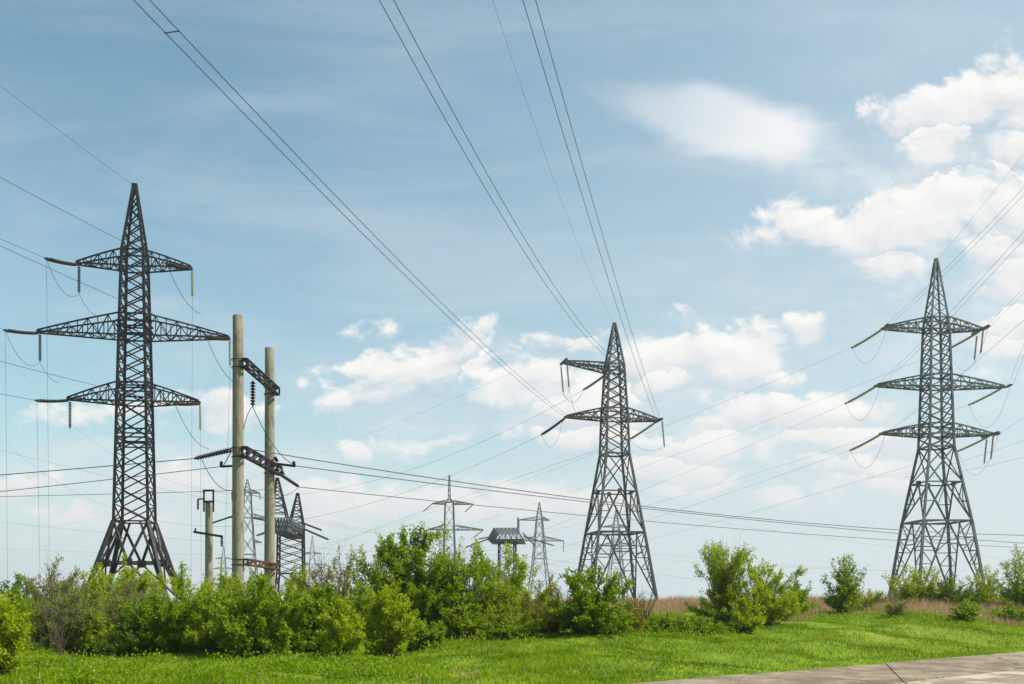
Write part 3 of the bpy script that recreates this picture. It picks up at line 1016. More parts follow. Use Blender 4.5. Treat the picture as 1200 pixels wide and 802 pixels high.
def truss_beam(z, ext, w, h, mat, n=6):
    mb = MB()
    a = A3(P1[0], P1[1], z) - dP * ext[0] + nP * 0.39; b_ = A3(P2[0], P2[1], z) + dP * ext[1] + nP * 0.39
    ts = np.linspace(0, 1, n + 1)
    rails = {}
    for i in (-1, 1):
        for j in (-1, 1):
            rails[i, j] = [a + (b_ - a) * t + nP * i * w / 2 + A3(0, 0, j * h / 2) for t in ts]
            mb.bar(rails[i, j][0], rails[i, j][-1], 0.075)
    for k in range(n):
        for i in (-1, 1):
            mb.bar(rails[i, -1][k], rails[i, 1][k + 1], 0.05); mb.bar(rails[i, -1][k], rails[i, 1][k], 0.05)
        for j in (-1, 1):
            mb.bar(rails[-1, j][k], rails[1, j][k + 1], 0.05)
    for t in (0, -1):
        for j in (-1, 1): mb.bar(rails[-1, j][t], rails[1, j][t], 0.085)
        for i in (-1, 1): mb.bar(rails[i, -1][t], rails[i, 1][t], 0.085)
    for P in (P1, P2):   # clamp bands round the posts
        for dz_ in (-h / 2, h / 2):
            t_ = np.linspace(0, 2 * np.pi, 17)
            mb.tube(np.column_stack([P[0] + 0.31 * np.cos(t_), P[1] + 0.31 * np.sin(t_), np.full(17, z + dz_)]), 0.022, 4, False)
    return mb.build('crossbeam', M[mat], port, base=P1)


zu, zm_, zl = 13.05, 8.78, 3.5
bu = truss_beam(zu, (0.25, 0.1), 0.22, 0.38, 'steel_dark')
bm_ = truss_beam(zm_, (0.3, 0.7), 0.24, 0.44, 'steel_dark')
bl = truss_beam(zl, (0.1, 0.1), 0.22, 0.26, 'steel_rust', 3)
mid = (P1 + P2) / 2
hs0 = A3(mid[0], mid[1] - 0.4, zu - 0.2)
insulator(hs0, hs0 + A3(0, 0, -1.35), 0.15, 0.14).build('insulator_string', M['ins_dark'], bu, base=P1)
hs1 = A3(mid[0] - 0.25, mid[1] - 1.6, zm_ - 0.2)
insulator(hs1, hs1 + A3(-0.15, 0, -1.3), 0.17, 0.14).build('insulator_string', M['ins_dark'], bm_, base=P1)
# side brackets
mb = MB(); mb.bar(at(277, 546, 48.2), at(259, 547, 48.2), 0.10); mb.bar(at(259, 547, 48.2), at(259.5, 541, 48.2), 0.12); mb.bar(at(262, 545.5, 48.2), at(272, 528, 48.0), 0.03)
mb.build('bracket', M['steel_dark'], bm_, base=P1)
mb = MB(); mb.bar(at(318, 543, 54.0), at(346, 546.5, 54.0), 0.12); mb.bar(at(345, 546.5, 54.0), at(344, 541, 54.0), 0.14); mb.bar(at(322, 536, 54), at(325, 541, 54), 0.16)
mb.build('bracket', M['steel_dark'], bm_, base=P1)
# tension strings
gp = 'cables of the concrete portal'
sA0, sA1 = at(272, 527, 47.6), at(228, 537.5, 47.9)
for q in (-0.05, 0.05):
    insulator(sA0 + A3(0, 0, q), sA1 + A3(0, 0, q * 0.4), 0.10, 0.13).build('insulator_string', M['ins_dark'], bm_, base=P1)
sB0, sB1 = at(322, 552, 55.0), at(351, 571, 56.5)
insulator(sB0, sB1, 0.11, 0.13).build('insulator_string', M['ins_dark'], bm_, base=P1)
insulator(at(318, 551, 54.9), at(334, 556, 55.2), 0.16, 0.13).build('insulator_string', M['ins_dark'], bm_, base=P1)
jumper(bu, P1, hs0 + A3(0, 0, -1.35), at(345, 545, 54), 0.5, 0.02)
jumper(bu, P1, hs0 + A3(0, 0, -1.35), at(285, 505, 48.5), -0.25, 0.02)
jumper(bm_, P1, hs1 + A3(-0.15, 0, -1.3), sB1, 0.6, 0.016); jumper(bm_, P1, at(235, 536, 47.9), hs1 + A3(-0.15, 0, -1.3), 0.7, 0.016)
HPR, HPL = 62.0, -82.0
add_wire(at(288, 526, 48.4), HPR, [(430, 549), (527, 563), (700, 588), (900, 608), (1200, 628)], 420, 0.026, 'uppermost dark cable running right from the concrete portal across the photo', gp)
add_wire(at(345, 546, 54.0), HPR, [(430, 556), (527, 570), (700, 593), (900, 613), (1200, 633)], 420, 0.026, 'second dark cable running right from the bracket on the concrete portal', gp)
add_wire(sB1, HPR, [(430, 579), (495, 587), (695, 604), (900, 622), (1200, 643)], 420, 0.022, 'lowest thin cable running right from the concrete portal', gp)
add_wire(sA1, HPL, [(150, 544), (0, 557)], 120, 0.022, 'topmost cable running from the concrete portal to the left edge', gp, k=0.0004)
add_wire(at(259, 547, 48.2), HPL, [(135, 562), (0, 576)], 120, 0.018, 'second cable running from the concrete portal bracket to the left edge', gp, k=0.0004)
add_wire(at(316, 574, 54.0), HPL, [(150, 579), (0, 582)], 120, 0.014, 'lowest cable running from the concrete portal to the left edge', gp, k=0.0002)

# ============================================================ SMALL CONCRETE POLE
Yp = 70.0
pb = at(245, 0, Yp); pb[2] = float(ground(pb[0], pb[1]))
sp_ = thing('utility_pole', pb, 'short concrete pole with a metal head, left of the two-post portal', 'utility pole')
mb = MB(); conc_pole(mb, pb[0], pb[1], pb[2] - 0.3, CZ + (HY - 588) * Yp / F, 0.30, 0.25)
mb.build('post', M['pole'], sp_, True, pb)
mb = MB()
for x_ in (239, 250):
    mb.bar(at(x_, 600, Yp - 0.3), at(x_, 576, Yp - 0.3), 0.10); mb.bar(at(x_, 600, Yp + 0.3), at(x_, 576, Yp + 0.3), 0.10)
for y_ in (575, 588):
    mb.bar(at(238, y_, Yp - 0.3), at(251, y_, Yp - 0.3), 0.13); mb.bar(at(238, y_, Yp + 0.3), at(251, y_, Yp + 0.3), 0.13)
mb.bar(at(232, 585, Yp), at(240, 585, Yp), 0.09)
hd = mb.build('pole_head', M['steel_dark'], sp_, base=pb)
insulator(at(232, 585, Yp), at(232, 598, Yp), 0.10, 0.12).build('insulator_string', M['ins_dark'], hd, base=pb)
mb = MB(); mb.bar(at(227, 623.5, Yp - 0.36), at(261, 629, Yp - 0.36), 0.16); mb.bar(at(229, 624, Yp - 0.36), at(229, 619, Yp - 0.36), 0.09)
ca = mb.build('crossarm', M['steel_dark'], sp_, base=pb)
insulator(at(260, 629, Yp - 0.36), at(260, 641, Yp - 0.36), 0.12, 0.12).build('insulator_string', M['ins_dark'], ca, base=pb)
mb = MB(); mb.bar(at(246, 614, Yp), at(270, 606, Yp), 0.10)
mb.build('stay_rod', M['steel_dark'], sp_, base=pb)


# ============================================================ DISTANT PYLONS
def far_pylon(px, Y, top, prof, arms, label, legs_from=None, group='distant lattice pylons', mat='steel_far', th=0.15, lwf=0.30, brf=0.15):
    s = Y / F
    bs = at(px, 0, Y); bs[2] = 1.0
    zz = lambda py: CZ + (HY - py) * s - bs[2]
    root = thing('pylon', bs, label, 'pylon', group)
    lv_ = [(zz(p), a * s / 1.2) for p, a in prof]
    n = [max(2, int(round((lv_[i + 1][0] - lv_[i][0]) / (2.6 * max(lv_[i][1], 1.0) * 1.0)))) for i in range(len(lv_) - 1)]
    mb = MB(); shaft(mb, interp_levels(lv_, n), lwf, brf, 'X', lv_)
    pyl_mat(mb, 'tower_body', M[mat], root, bs, th)
    mb = MB(); shaft(mb, interp_levels([lv_[-1], (zz(top), 0.12)], [4]), lwf * 0.8, brf, 'Z')
    pyl_mat(mb, 'peak', M[mat], root, bs, th)
    for (py, root_half, L, side, depth, strings) in arms:
        mb = MB(); rh = root_half * s / 1.2
        crossarm(mb, side, L * s, zz(py), zz(py - depth), rh, rh, 0.3, 4, 0.24, 0.13)
        arm = pyl_mat(mb, 'crossarm', M[mat], root, bs, th)
        tip = rotz(A3(side * L * s, 0, zz(py)), th) + bs
        for (ddx, ddy) in strings:
            insulator(tip, tip + A3(ddx * s, 0.5, -ddy * s), 0.22, 0.3, 6, 0.12).build('insulator_string', M['ins_grey'], arm, base=bs)
    return root


far_pylon(526.5, 330, 557, [(703, 13), (650, 8), (621, 6.8), (589, 5.6), (585, 1.5)],
          [(591, 6, 20, -1, 4, [(-11, 9)]), (591, 6, 28, 1, 4, [(-10, 9)]), (621, 8.5, 24, -1, 5, []), (621, 8.5, 40, 1, 5, [(-12, 9)])],
          'grey lattice pylon with thin peak rising behind the tallest green bush', brf=0.09, lwf=0.34)
far_pylon(632, 390, 589, [(703, 15), (655, 8.5), (634, 6.5), (609, 4)],
          [(610, 4, 24, -1, 4, [(0, 14)]), (610, 4, 12, 1, 4, []), (634, 6.5, 27, -1, 5, [(0, 14)]), (634, 6.5, 29, 1, 5, [(0, 13)])],
          'pale distant pylon with short arms, right of the dark truss head')
far_pylon(290, 330, 562, [(703, 16), (650, 10), (607, 6.5), (577, 4.5)],
          [(578, 4.5, 18, -1, 4, [(0, 10)]), (578, 4.5, 14, 1, 4, [(0, 8)]), (607, 6.5, 22, -1, 5, []), (607, 6.5, 22, 1, 5, []), (636, 8, 16, 1, 4, [])],
          'faint distant pylon seen between the two posts of the concrete portal')
far_pylon(722, 420, 597, [(703, 14), (660, 8), (640, 6), (618, 4)],
          [(618, 4, 16, -1, 3, []), (618, 4, 16, 1, 3, []), (640, 6, 24, -1, 4, []), (640, 6, 24, 1, 4, [])],
          'small distant pylon seen through the legs of the middle pylon')
far_pylon(262, 640, 640, [(703, 7), (680, 4), (655, 2.5)],
          [(655, 2.5, 9, -1, 2, []), (655, 2.5, 9, 1, 2, []), (667, 3.5, 13, -1, 2, []), (667, 3.5, 13, 1, 2, [])],
          'tiniest far-off pylon just left of the concrete portal')
far_pylon(366, 520, 628, [(703, 9), (680, 5), (648, 3)],
          [(649, 3, 10, -1, 2, [(0, 6)]), (649, 3, 10, 1, 2, []), (662, 4, 12, -1, 2, []), (662, 4, 12, 1, 2, [])],
          'tiny far-off pylon right of the twin-peaked pylon')


def beam_pylon(Yn, Yf, pxn, pxf, yb_n, yt_n, half, body_px, body_half, foot_half, label, peaks=None, wing=(), top_w=1.0, bb=0.10):
    """anchor pylon with a deep box beam that runs away from the viewer"""
    pn = at(pxn, yb_n, Yn); pf = at(pxf, yb_n, Yf); pf[2] = pn[2]
    hgt = (yb_n - yt_n) * Yn / F
    Yc = (Yn + Yf) / 2
    bs = A3((body_px - 600) / F * Yc, Yc, 1.0)
    root = thing('pylon', bs, label, 'pylon', 'distant lattice pylons')
    sc_ = Yc / F
    mb = MB()
    lv_ = [(0, foot_half * sc_), ((pn[2] - 1.0) * 0.45, body_half * 1.05 * sc_), (pn[2] - 1.0, body_half * sc_)]
    shaft(mb, interp_levels(lv_, [2, 5]), 0.26, 0.11, 'X', lv_)
    pyl_mat(mb, 'tower_body', M['steel_dark'], root, bs, 0.12)
    d = pf - pn; Lb = np.linalg.norm(d); d /= Lb; nn_ = A3(d[1], -d[0], 0)
    mb = MB(); n = 9; hw_ = half * sc_
    rr = {(i, j): [pn + d * Lb * t + nn_ * i * hw_ * (1 - j * (1 - top_w)) + A3(0, 0, hgt * j) for t in np.linspace(0, 1, n + 1)] for i in (-1, -0.33, 0.33, 1) for j in (0, 0.5, 1)}
    for kx in rr:
        if abs(kx[0]) == 1 or kx[1] == 0: mb.bar(rr[kx][0], rr[kx][-1], 0.16)
    for k in range(n + 1):
        for j in (0, 1): mb.bar(rr[-1, j][k], rr[1, j][k], bb)
        for i in (-1, 1): mb.bar(rr[i, 0][k], rr[i, 1][k], bb)
        if k < n:
            for i in (-1, 1):
                mb.bar(rr[i, 0][k], rr[i, 1][k + 1], bb); mb.bar(rr[i, 1][k], rr[i, 0][k + 1], bb)
            for j in (0,):
                mb.bar(rr[-1, j][k], rr[1, j][k + 1], bb); mb.bar(rr[1, j][k], rr[-1, j][k + 1], bb)
    for e_ in (0, n):
        for q in range(6):
            f0, f1 = -1 + q / 3.0, -1 + (q + 1) / 3.0
            lo0 = rr[-1, 0][e_] + (rr[1, 0][e_] - rr[-1, 0][e_]) * (f0 + 1) / 2; lo1 = rr[-1, 0][e_] + (rr[1, 0][e_] - rr[-1, 0][e_]) * (f1 + 1) / 2
            hi0 = rr[-1, 1][e_] + (rr[1, 1][e_] - rr[-1, 1][e_]) * (f0 + 1) / 2; hi1 = rr[-1, 1][e_] + (rr[1, 1][e_] - rr[-1, 1][e_]) * (f1 + 1) / 2
            mb.bar(lo0, hi1, bb); mb.bar(hi0, lo1, bb); mb.bar(lo1, hi1, bb)
    bm = mb.build('crossbeam', M['steel_mid'], root, base=bs)
    if peaks:
        for t, (tx, ty_) in peaks:
            c_ = pn + d * Lb * t + A3(0, 0, hgt); Yq = c_[1]
            tp = at(tx, ty_, Yq)
            mb = MB()
            for i in (-1, 1):
                for j in (-1, 1):
                    f_ = c_ + nn_ * i * hw_ * 0.95 + d * j * 1.3
                    mb.bar(f_, tp + nn_ * i * 0.12 + d * j * 0.12, 0.22)
            for q in np.linspace(0.12, 0.85, 5):
                cs = [c_ + (tp - c_) * q + (nn_ * i * hw_ * 0.95 + d * j * 1.3) * (1 - q) for i, j in CORN]
                c2_ = [c_ + (tp - c_) * (q + 0.14) + (nn_ * i * hw_ * 0.95 + d * j * 1.3) * (0.86 - q) for i, j in CORN]
                for k in range(4): mb.bar(cs[k], cs[(k + 1) % 4], 0.12); mb.bar(cs[k], c2_[(k + 1) % 4], 0.12)
            mb.build('peak', M['steel_dark'], root, base=bs)
    for (x0, y0, x1, y1, t) in wing:
        Yw = Yn + (Yf - Yn) * t
        insulator(at(x0, y0, Yw), at(x1, y1, Yw), 0.24, 0.26, 6, 0.12).build('insulator_string', M['ins_dark'], bm, base=bs)


beam_pylon(150, 170, 326, 348, 622, 607, 9.5, 341, 14, 18, 'dark twin-peaked anchor pylon standing right of the concrete portal',
           peaks=[(0.04, (325, 560)), (0.96, (349, 578))],
           wing=[(356, 620, 386, 633, 0.6), (352, 612, 378, 622, 0.9), (356, 619, 356, 643, 0.5), (318, 622, 300, 628, 0.2), (322, 612, 296, 607, 0.6)])
beam_pylon(225, 245, 592, 597, 632, 619, 20, 594, 9, 12, 'dark flat-headed truss pylon poking above the bushes in the centre',
           wing=[(577, 630, 545, 642, 0.2), (577, 629, 560, 632, 0.6), (612, 624, 628, 641, 0.8), (612, 628, 650, 640, 0.4), (607, 620, 607, 606, 0.7)], top_w=0.65, bb=0.10)

# faint distant lines
gf = 'faint distant lines near the horizon'
for q0, Yq, hd_, pts, L, lab in (
        (at(0, 528, 260), 260, 80, [(60, 548), (135, 568), (270, 586)], 150, 'faint line sloping from the left edge behind the dark pylon'),
        (at(0, 612, 300), 300, 85, [(120, 632), (270, 633)], 150, 'faint drooping line at the left, below the portal cables'),
        (at(0, 643, 340), 340, 86, [(120, 650), (200, 648)], 120, 'lowest faint line at the left, just above the shrubs'),
        (at(770, 655, 400), 400, 82, [(960, 668), (1060, 668)], 200, 'faint low line between the middle and right pylons'),
        (at(770, 600, 380), 380, 84, [(900, 627), (1060, 640)], 220, 'faint sloping line below the portal cables at the right'),
        (at(360, 607, 300), 300, 84, [(450, 628), (500, 630)], 150, 'faint line running right from the twin-peaked pylon'),
        (at(1110, 640, 330), 330, 70, [(1150, 633), (1200, 626)], 120, 'faint line rising to the right edge behind the pale pylon'),
        (at(660, 637, 390), 390, 84, [(720, 645), (800, 652)], 150, 'faint line leaving the pale distant pylon to the right')):
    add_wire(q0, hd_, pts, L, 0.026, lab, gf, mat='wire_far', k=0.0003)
add_wire(at(1060, 560, 150), 80.0, [(1130, 540), (1200, 516)], 60, 0.02, 'cable rising to the right edge just below lowest arm of pale pylon', gf, mat='wire_far')
add_wire(at(1090, 560, 160), 80.0, [(1140, 550), (1200, 536)], 60, 0.02, 'second cable rising to the right edge under the pale pylon arms', gf, mat='wire_far')


# ============================================================ VEGETATION
def quads_for_leaves(P, D, size, asp, rng):
    """diamond leaf cards: P base points, D directions"""
    n = len(P)
    D = D / np.maximum(np.linalg.norm(D, axis=1, keepdims=True), 1e-9)
    up = rng.normal(0, 0.55, (n, 3)) + A3(0, 0, 0.75)
    S = np.cross(D, up); S /= np.maximum(np.linalg.norm(S, axis=1, keepdims=True), 1e-9)
    Nn = np.cross(S, D)
    L = size * rng.uniform(0.6, 1.25, n)[:, None]
    Wd = L * asp
    V = np.stack([P, P + D * L * 0.45 + S * Wd * 0.5 - Nn * L * 0.06, P + D * L, P + D * L * 0.45 - S * Wd * 0.5 - Nn * L * 0.06], 1)
    idx = np.arange(n * 4).reshape(n, 4)
    return V.reshape(-1, 3), idx


KIND = {  # leaf material, bark, leaf length, aspect, stems, subs, upward pull
    'lime': ('lime', 'bark', 0.095, 0.50, 16, 9, 0.9),
    'mid': ('mid', 'bark', 0.105, 0.58, 20, 10, 0.45),
    'dark': ('dark', 'bark', 0.085, 0.55, 18, 10, 0.4),
    'fresh': ('fresh', 'bark', 0.095, 0.5, 20, 10, 0.6),
    'olive': ('olive', 'bark', 0.085, 0.34, 22, 11, 0.9),
    'rust': ('rust', 'bark', 0.075, 0.42, 18, 9, 0.7),
}


def shrub(px, by, ty, hw, kind, nleaf, seed, label, form='round', low=0.05, name='shrub', cat='shrub', group='spring shrubs along the bank', leaf_scale=1.0, depth=0.8, lean=0.0):
    rng = np.random.RandomState(seed)
    B = on_ground(px, by)
    s = B[1] / F
    H = (by - ty) * s; Rr = hw * s; Rd = Rr * depth
    lm, bk, ll, asp, ns, nsub, upw = KIND[kind]
    ll = ll * leaf_scale
    ns = int(ns * (1.35 + 0.5 * min(Rr, 2.5)))
    nleaf = int(nleaf * (3.2 if kind == 'olive' else 2.2)); ll *= 0.96; H *= 1.04; Rr *= 1.08; Rd *= 1.08
    root = thing(name, B, label, cat, group)
    # lumpy envelope
    ph = rng.uniform(0, 6.28, 4)
    stems = MB(); LP = []; LD = []; LW = []
    tops = []
    for i in range(ns):
        az = rng.uniform(0, 2 * np.pi)
        lump = 1 + 0.16 * math.sin(3 * az + ph[0]) + 0.10 * math.sin(5 * az + ph[1])
        if form == 'round':
            el = math.asin(rng.uniform(-0.75, 1.0)); rad = rng.uniform(0.5, 1.0) ** 0.5 * lump
            T = A3(Rr * rad * math.cos(el) * math.cos(az), Rd * rad * math.cos(el) * math.sin(az), 0.48 * H + 0.52 * H * min(1.08, rad) * math.sin(el))
        elif form == 'upright':
            rr = math.sqrt(rng.rand()); T = A3(Rr * rr * math.cos(az), Rd * rr * math.sin(az), H * (1 - 0.30 * rr ** 2) * (rng.uniform(0.25, 1.0) ** 0.7))
        elif form == 'cone':
            t = rng.rand() ** 0.8; rr = (1 - t) ** 0.75 * rng.uniform(0.6, 1) * lump
            T = A3(Rr * rr * math.cos(az), Rd * rr * math.sin(az), H * (0.12 + 0.86 * t))
        else:  # fan
            a_ = rng.normal(0, 0.5); rr = rng.uniform(0.6, 1.0)
            T = A3(Rr * 1.15 * math.sin(a_) * rr, Rd * rng.uniform(-1, 1) * 0.8, H * math.cos(a_ * 0.75) * rr)
        T[2] = max(T[2], low * H + 0.08); T[0] += lean * T[2]
        tops.append(T)
    if form != 'cone':
        for i in range(int(ns * 0.5)):      # skirt of low shoots
            az = rng.uniform(0, 2 * np.pi); rr = rng.uniform(0.55, 0.95)
            tops.append(A3(Rr * rr * math.cos(az), Rd * rr * math.sin(az), H * rng.uniform(0.08, 0.42)))
    if form != 'cone': tops.append(A3(rng.uniform(-.12, .12) * Rr, 0, H * 0.985))
    else: tops += [A3(0, 0, H), A3(0.05 * Rr, 0.03, H * 0.93), A3(-0.1 * Rr, 0, H * 0.88)]
    for T in tops:
        b0 = A3(rng.normal(0, 0.14) * Rr, rng.normal(0, 0.14) * Rd, -0.05)
        c_ = b0 * 0.6 + T * 0.4; c_[2] = T[2] * (0.62 if form != 'cone' else 0.5)
        c_[:2] = b0[:2] + (T[:2] - b0[:2]) * 0.32
        if form == 'cone':
            b0 = A3(0, 0, max(0.0, T[2] - 0.35 * Rr - 0.1)); c_ = (b0 + T) / 2 + A3(0, 0, 0.05)
        ts = np.linspace(0, 1, 8)[:, None]
        C = (1 - ts) ** 2 * b0 + 2 * ts * (1 - ts) * c_ + ts ** 2 * T
        C[1:-1] += rng.normal(0, 0.02 * H, (6, 3)) * 0.5
        r0 = 0.007 + 0.0045 * H
        stems.tube(C + B, np.linspace(r0, 0.004, 8), 4, False)
        Ls = np.linalg.norm(T - b0)
        for q in range(nsub):
            t = rng.uniform(0.22, 1.0)
            i0 = min(6, int(t * 7)); p = C[i0] + (C[i0 + 1] - C[i0]) * (t * 7 - i0)
            dm = C[i0 + 1] - C[i0]; dm /= np.linalg.norm(dm) + 1e-9
            outd = A3(p[0] / max(Rr, .1), p[1] / max(Rd, .1), 0)
            d = dm * 0.6 + outd * 0.5 + rng.normal(0, 0.55, 3) + A3(0, 0, upw * 0.6)
            d /= np.linalg.norm(d)
            l_ = rng.uniform(0.16, 0.34) * (0.45 * Ls + 0.55 * min(Rr, 1.4)) * (1.15 - 0.45 * t)
            e = p + d * l_
            e[2] = max(e[2], 0.04)
            stems.tube(np.array([p, (p + e) / 2 + rng.normal(0, 0.02, 3), e]) + B, [0.006, 0.004, 0.0025], 3, False)
            LP.append((p, e, d)); LW.append(l_)
        LP.append((C[5], T, (T - C[5]) / (np.linalg.norm(T - C[5]) + 1e-9))); LW.append(0.8 * np.linalg.norm(T - C[5]))
    LW = np.array(LW); LW /= LW.sum()
    pick = rng.choice(len(LP), nleaf, p=LW)
    Pa = np.array([x[0] for x in LP])[pick]; Pe = np.array([x[1] for x in LP])[pick]; Dd = np.array([x[2] for x in LP])[pick]
    t = rng.uniform(0.1, 1.05, (nleaf, 1))
    P = Pa + (Pe - Pa) * t + rng.normal(0, 0.028 + 0.006 * H, (nleaf, 3))
    P[:, 2] = np.maximum(P[:, 2], 0.03)
    D = Dd * 0.5 + rng.normal(0, 0.6, (nleaf, 3)) + A3(0, 0, 0.12 if kind != 'olive' else 0.35)
    V, Qd = quads_for_leaves(P + B, D, ll, asp, rng)
    stems.build('stems', M[bk], root, base=B)
    link_mesh('foliage', V, Qd, M[lm], root, base=B)
    return root


SH = [
    # px, base y, top y, half width, kind, leaves, form, label, extra
    (2, 792, 700, 26, 'lime', 2600, 'upright', 'bright yellow-green sapling cut by the left edge in front of the hedge', {}),
    (14, 765, 690, 24, 'fresh', 3000, 'round', 'fresh green bush at the left edge behind the yellow-green sapling', {}),
    (20, 742, 677, 26, 'dark', 4200, 'round', 'dark green bush at the far left end of the hedge top', {}),
    (72, 766, 690, 48, 'olive', 5200, 'upright', 'grey-green feathery bush with brown bare stems at the left of the hedge', {'depth': 0.6}),
    (62, 748, 667, 44, 'olive', 6500, 'upright', 'tall grey-green willow-like bush behind the brown stemmed one', {}),
    (112, 746, 667, 38, 'lime', 5200, 'round', 'yellow-green bush left of the dark pylon legs', {}),
    (108, 768, 718, 30, 'fresh', 3600, 'round', 'low leafy green bush at the foot of the left hedge', {}),
    (148, 735, 655, 34, 'lime', 6000, 'upright', 'tallest yellow-green bush in front of the dark pylon legs', {}),
    (158, 758, 680, 44, 'olive', 5600, 'upright', 'silvery grey-green bush below the dark pylon', {}),
    (188, 770, 702, 42, 'mid', 5600, 'round', 'deep green bush at the hedge foot below the dark pylon', {}),
    (208, 742, 668, 40, 'lime', 5600, 'round', 'yellow-green bush between the dark pylon and the short concrete pole', {}),
    (150, 770, 725, 36, 'dark', 3400, 'round', 'low shadowy dark bush at the hedge foot, under the silvery bush', {}),
    (244, 762, 694, 42, 'fresh', 5200, 'round', 'green bush in the hedge under the short concrete pole', {}),
    (258, 738, 671, 34, 'lime', 4600, 'upright', 'light green bush at the base of the short concrete pole', {}),
    (312, 768, 688, 58, 'mid', 9500, 'round', 'broad deep green bush in front of the concrete portal', {}),
    (300, 742, 676, 40, 'fresh', 5000, 'round', 'green bush at the foot of the two concrete posts', {}),
    (345, 744, 674, 36, 'lime', 4600, 'round', 'light bush right of the concrete posts', {}),
    (376, 764, 690, 36, 'mid', 4800, 'round', 'green bush right of the broad bush by the portal', {}),
    (398, 742, 654, 44, 'rust', 5600, 'round', 'bronze-tinted rounded bush left of the tallest tree', {}),
    (402, 768, 712, 30, 'lime', 3200, 'upright', 'small light green bush below the bronze-tinted one', {}),
    (428, 750, 690, 30, 'fresh', 3000, 'round', 'medium green bush between the bronze bush and the tallest tree', {}),
    (560, 742, 642, 46, 'fresh', 8500, 'round', 'rounded green tree just right of the tallest tree', {}),
    (600, 742, 647, 46, 'lime', 8200, 'round', 'light green tree under the dark truss pylon', {}),
    (458, 768, 688, 32, 'lime', 4600, 'upright', 'slender bright sapling standing in front of the tallest tree', {}),
    (492, 764, 728, 28, 'mid', 2600, 'round', 'knee-high bush right of the slender bright sapling', {}),
    (540, 748, 700, 40, 'fresh', 4200, 'round', 'low bush under the rounded green tree', {}),
    (645, 740, 682, 42, 'rust', 4800, 'round', 'brownish green bush in a gap right of the light green tree', {}),
    (692, 741, 668, 54, 'mid', 8600, 'round', 'broad domed green bush before the feet of the middle pylon', {}),
    (738, 741, 700, 26, 'rust', 2400, 'round', 'small brown-green bush at the right end of the domed bush', {}),
    (598, 748, 705, 40, 'fresh', 3800, 'round', 'low green bush below the light green tree', {}),
    (848, 734, 640, 40, 'lime', 6200, 'fan', 'airy bright green tree alone on the bank, tallest of the right half', {}),
    (898, 733, 660, 42, 'lime', 7500, 'round', 'rounded light green tree touching the airy one', {}),
    (872, 741, 703, 26, 'lime', 2000, 'round', 'small yellow-green bush in front of the two light trees', {}),
    (933, 722, 686, 20, 'mid', 1900, 'round', 'small round green bush just right of the light trees', {}),
    (988, 719, 655, 24, 'mid', 2600, 'upright', 'small pointed dark green bush alone on the bank', {}),
    (1064, 715, 664, 32, 'lime', 2400, 'upright', 'thin light green shoots under the left leg of the pale pylon', {}),
    (1096, 713, 670, 26, 'lime', 2000, 'upright', 'thin light green shoots under the middle of the pale pylon', {}),
    (1114, 716, 680, 30, 'dark', 3000, 'round', 'dark low bush below the pale pylon', {}),
    (1152, 714, 666, 24, 'lime', 2000, 'upright', 'light feathery shoots under the right leg of the pale pylon', {}),
    (1198, 716, 648, 32, 'fresh', 4200, 'round', 'green tree cut by the right edge', {}),
    (1186, 730, 708, 22, 'mid', 1100, 'round', 'ankle-high green plant on the bank near the right edge', {}),
    (1020, 716, 692, 22, 'lime', 1200, 'round', 'low yellow-green bush in the dry grass left of the pale pylon', {}),
    (1078, 712, 684, 26, 'mid', 1800, 'round', 'low green bush behind the thin shoots at the pale pylon', {}),
    (1140, 716, 692, 24, 'mid', 1500, 'round', 'low green bush between the dark low bush and the feathery shoots', {}),
    (1172, 714, 690, 24, 'lime', 1500, 'round', 'low light bush just left of the tree at the right edge', {}),
    (915, 722, 702, 22, 'lime', 1000, 'round', 'flat yellow-green bush at the right foot of the light trees', {}),
    (775, 742, 722, 30, 'mid', 1600, 'round', 'flat weedy green mound on the bank below the middle pylon', {}),
    (815, 744, 726, 34, 'mid', 1700, 'round', 'flat weedy green mound left below the airy bright tree', {}),
    (1052, 722, 704, 16, 'olive', 700, 'round', 'small pale weed tuft in the dry grass left of the dark low bush', {}),
    (1132, 727, 706, 16, 'mid', 800, 'round', 'small weed clump on the bank below the dark low bush', {}),
]
for i, (px, by, ty, hw, kd, nl, fm, lab, ex) in enumerate(SH):
    tree_like = 'tree' in lab.split(',')[0].split(' ')[:5] or ' tree ' in lab[:40]
    shrub(px, by, ty, hw, kd, int(nl * 1.25), 100 + i, lab, fm, name='shrub', **ex)
# the tallest tree: several leaders from one foot
shrub(492, 748, 622, 66, 'mid', 26000, 900, 'tallest full green tree in the middle of the hedge', 'round', name='tree', cat='tree', low=0.12)
shrub(450, 746, 638, 42, 'fresh', 8500, 901, 'green tree leaning against the left of the tallest tree', 'round', name='tree', cat='tree')
shrub(522, 744, 617, 26, 'fresh', 5200, 902, 'slim spire of green shoots topping the middle of the hedge', 'upright', name='tree', cat='tree')


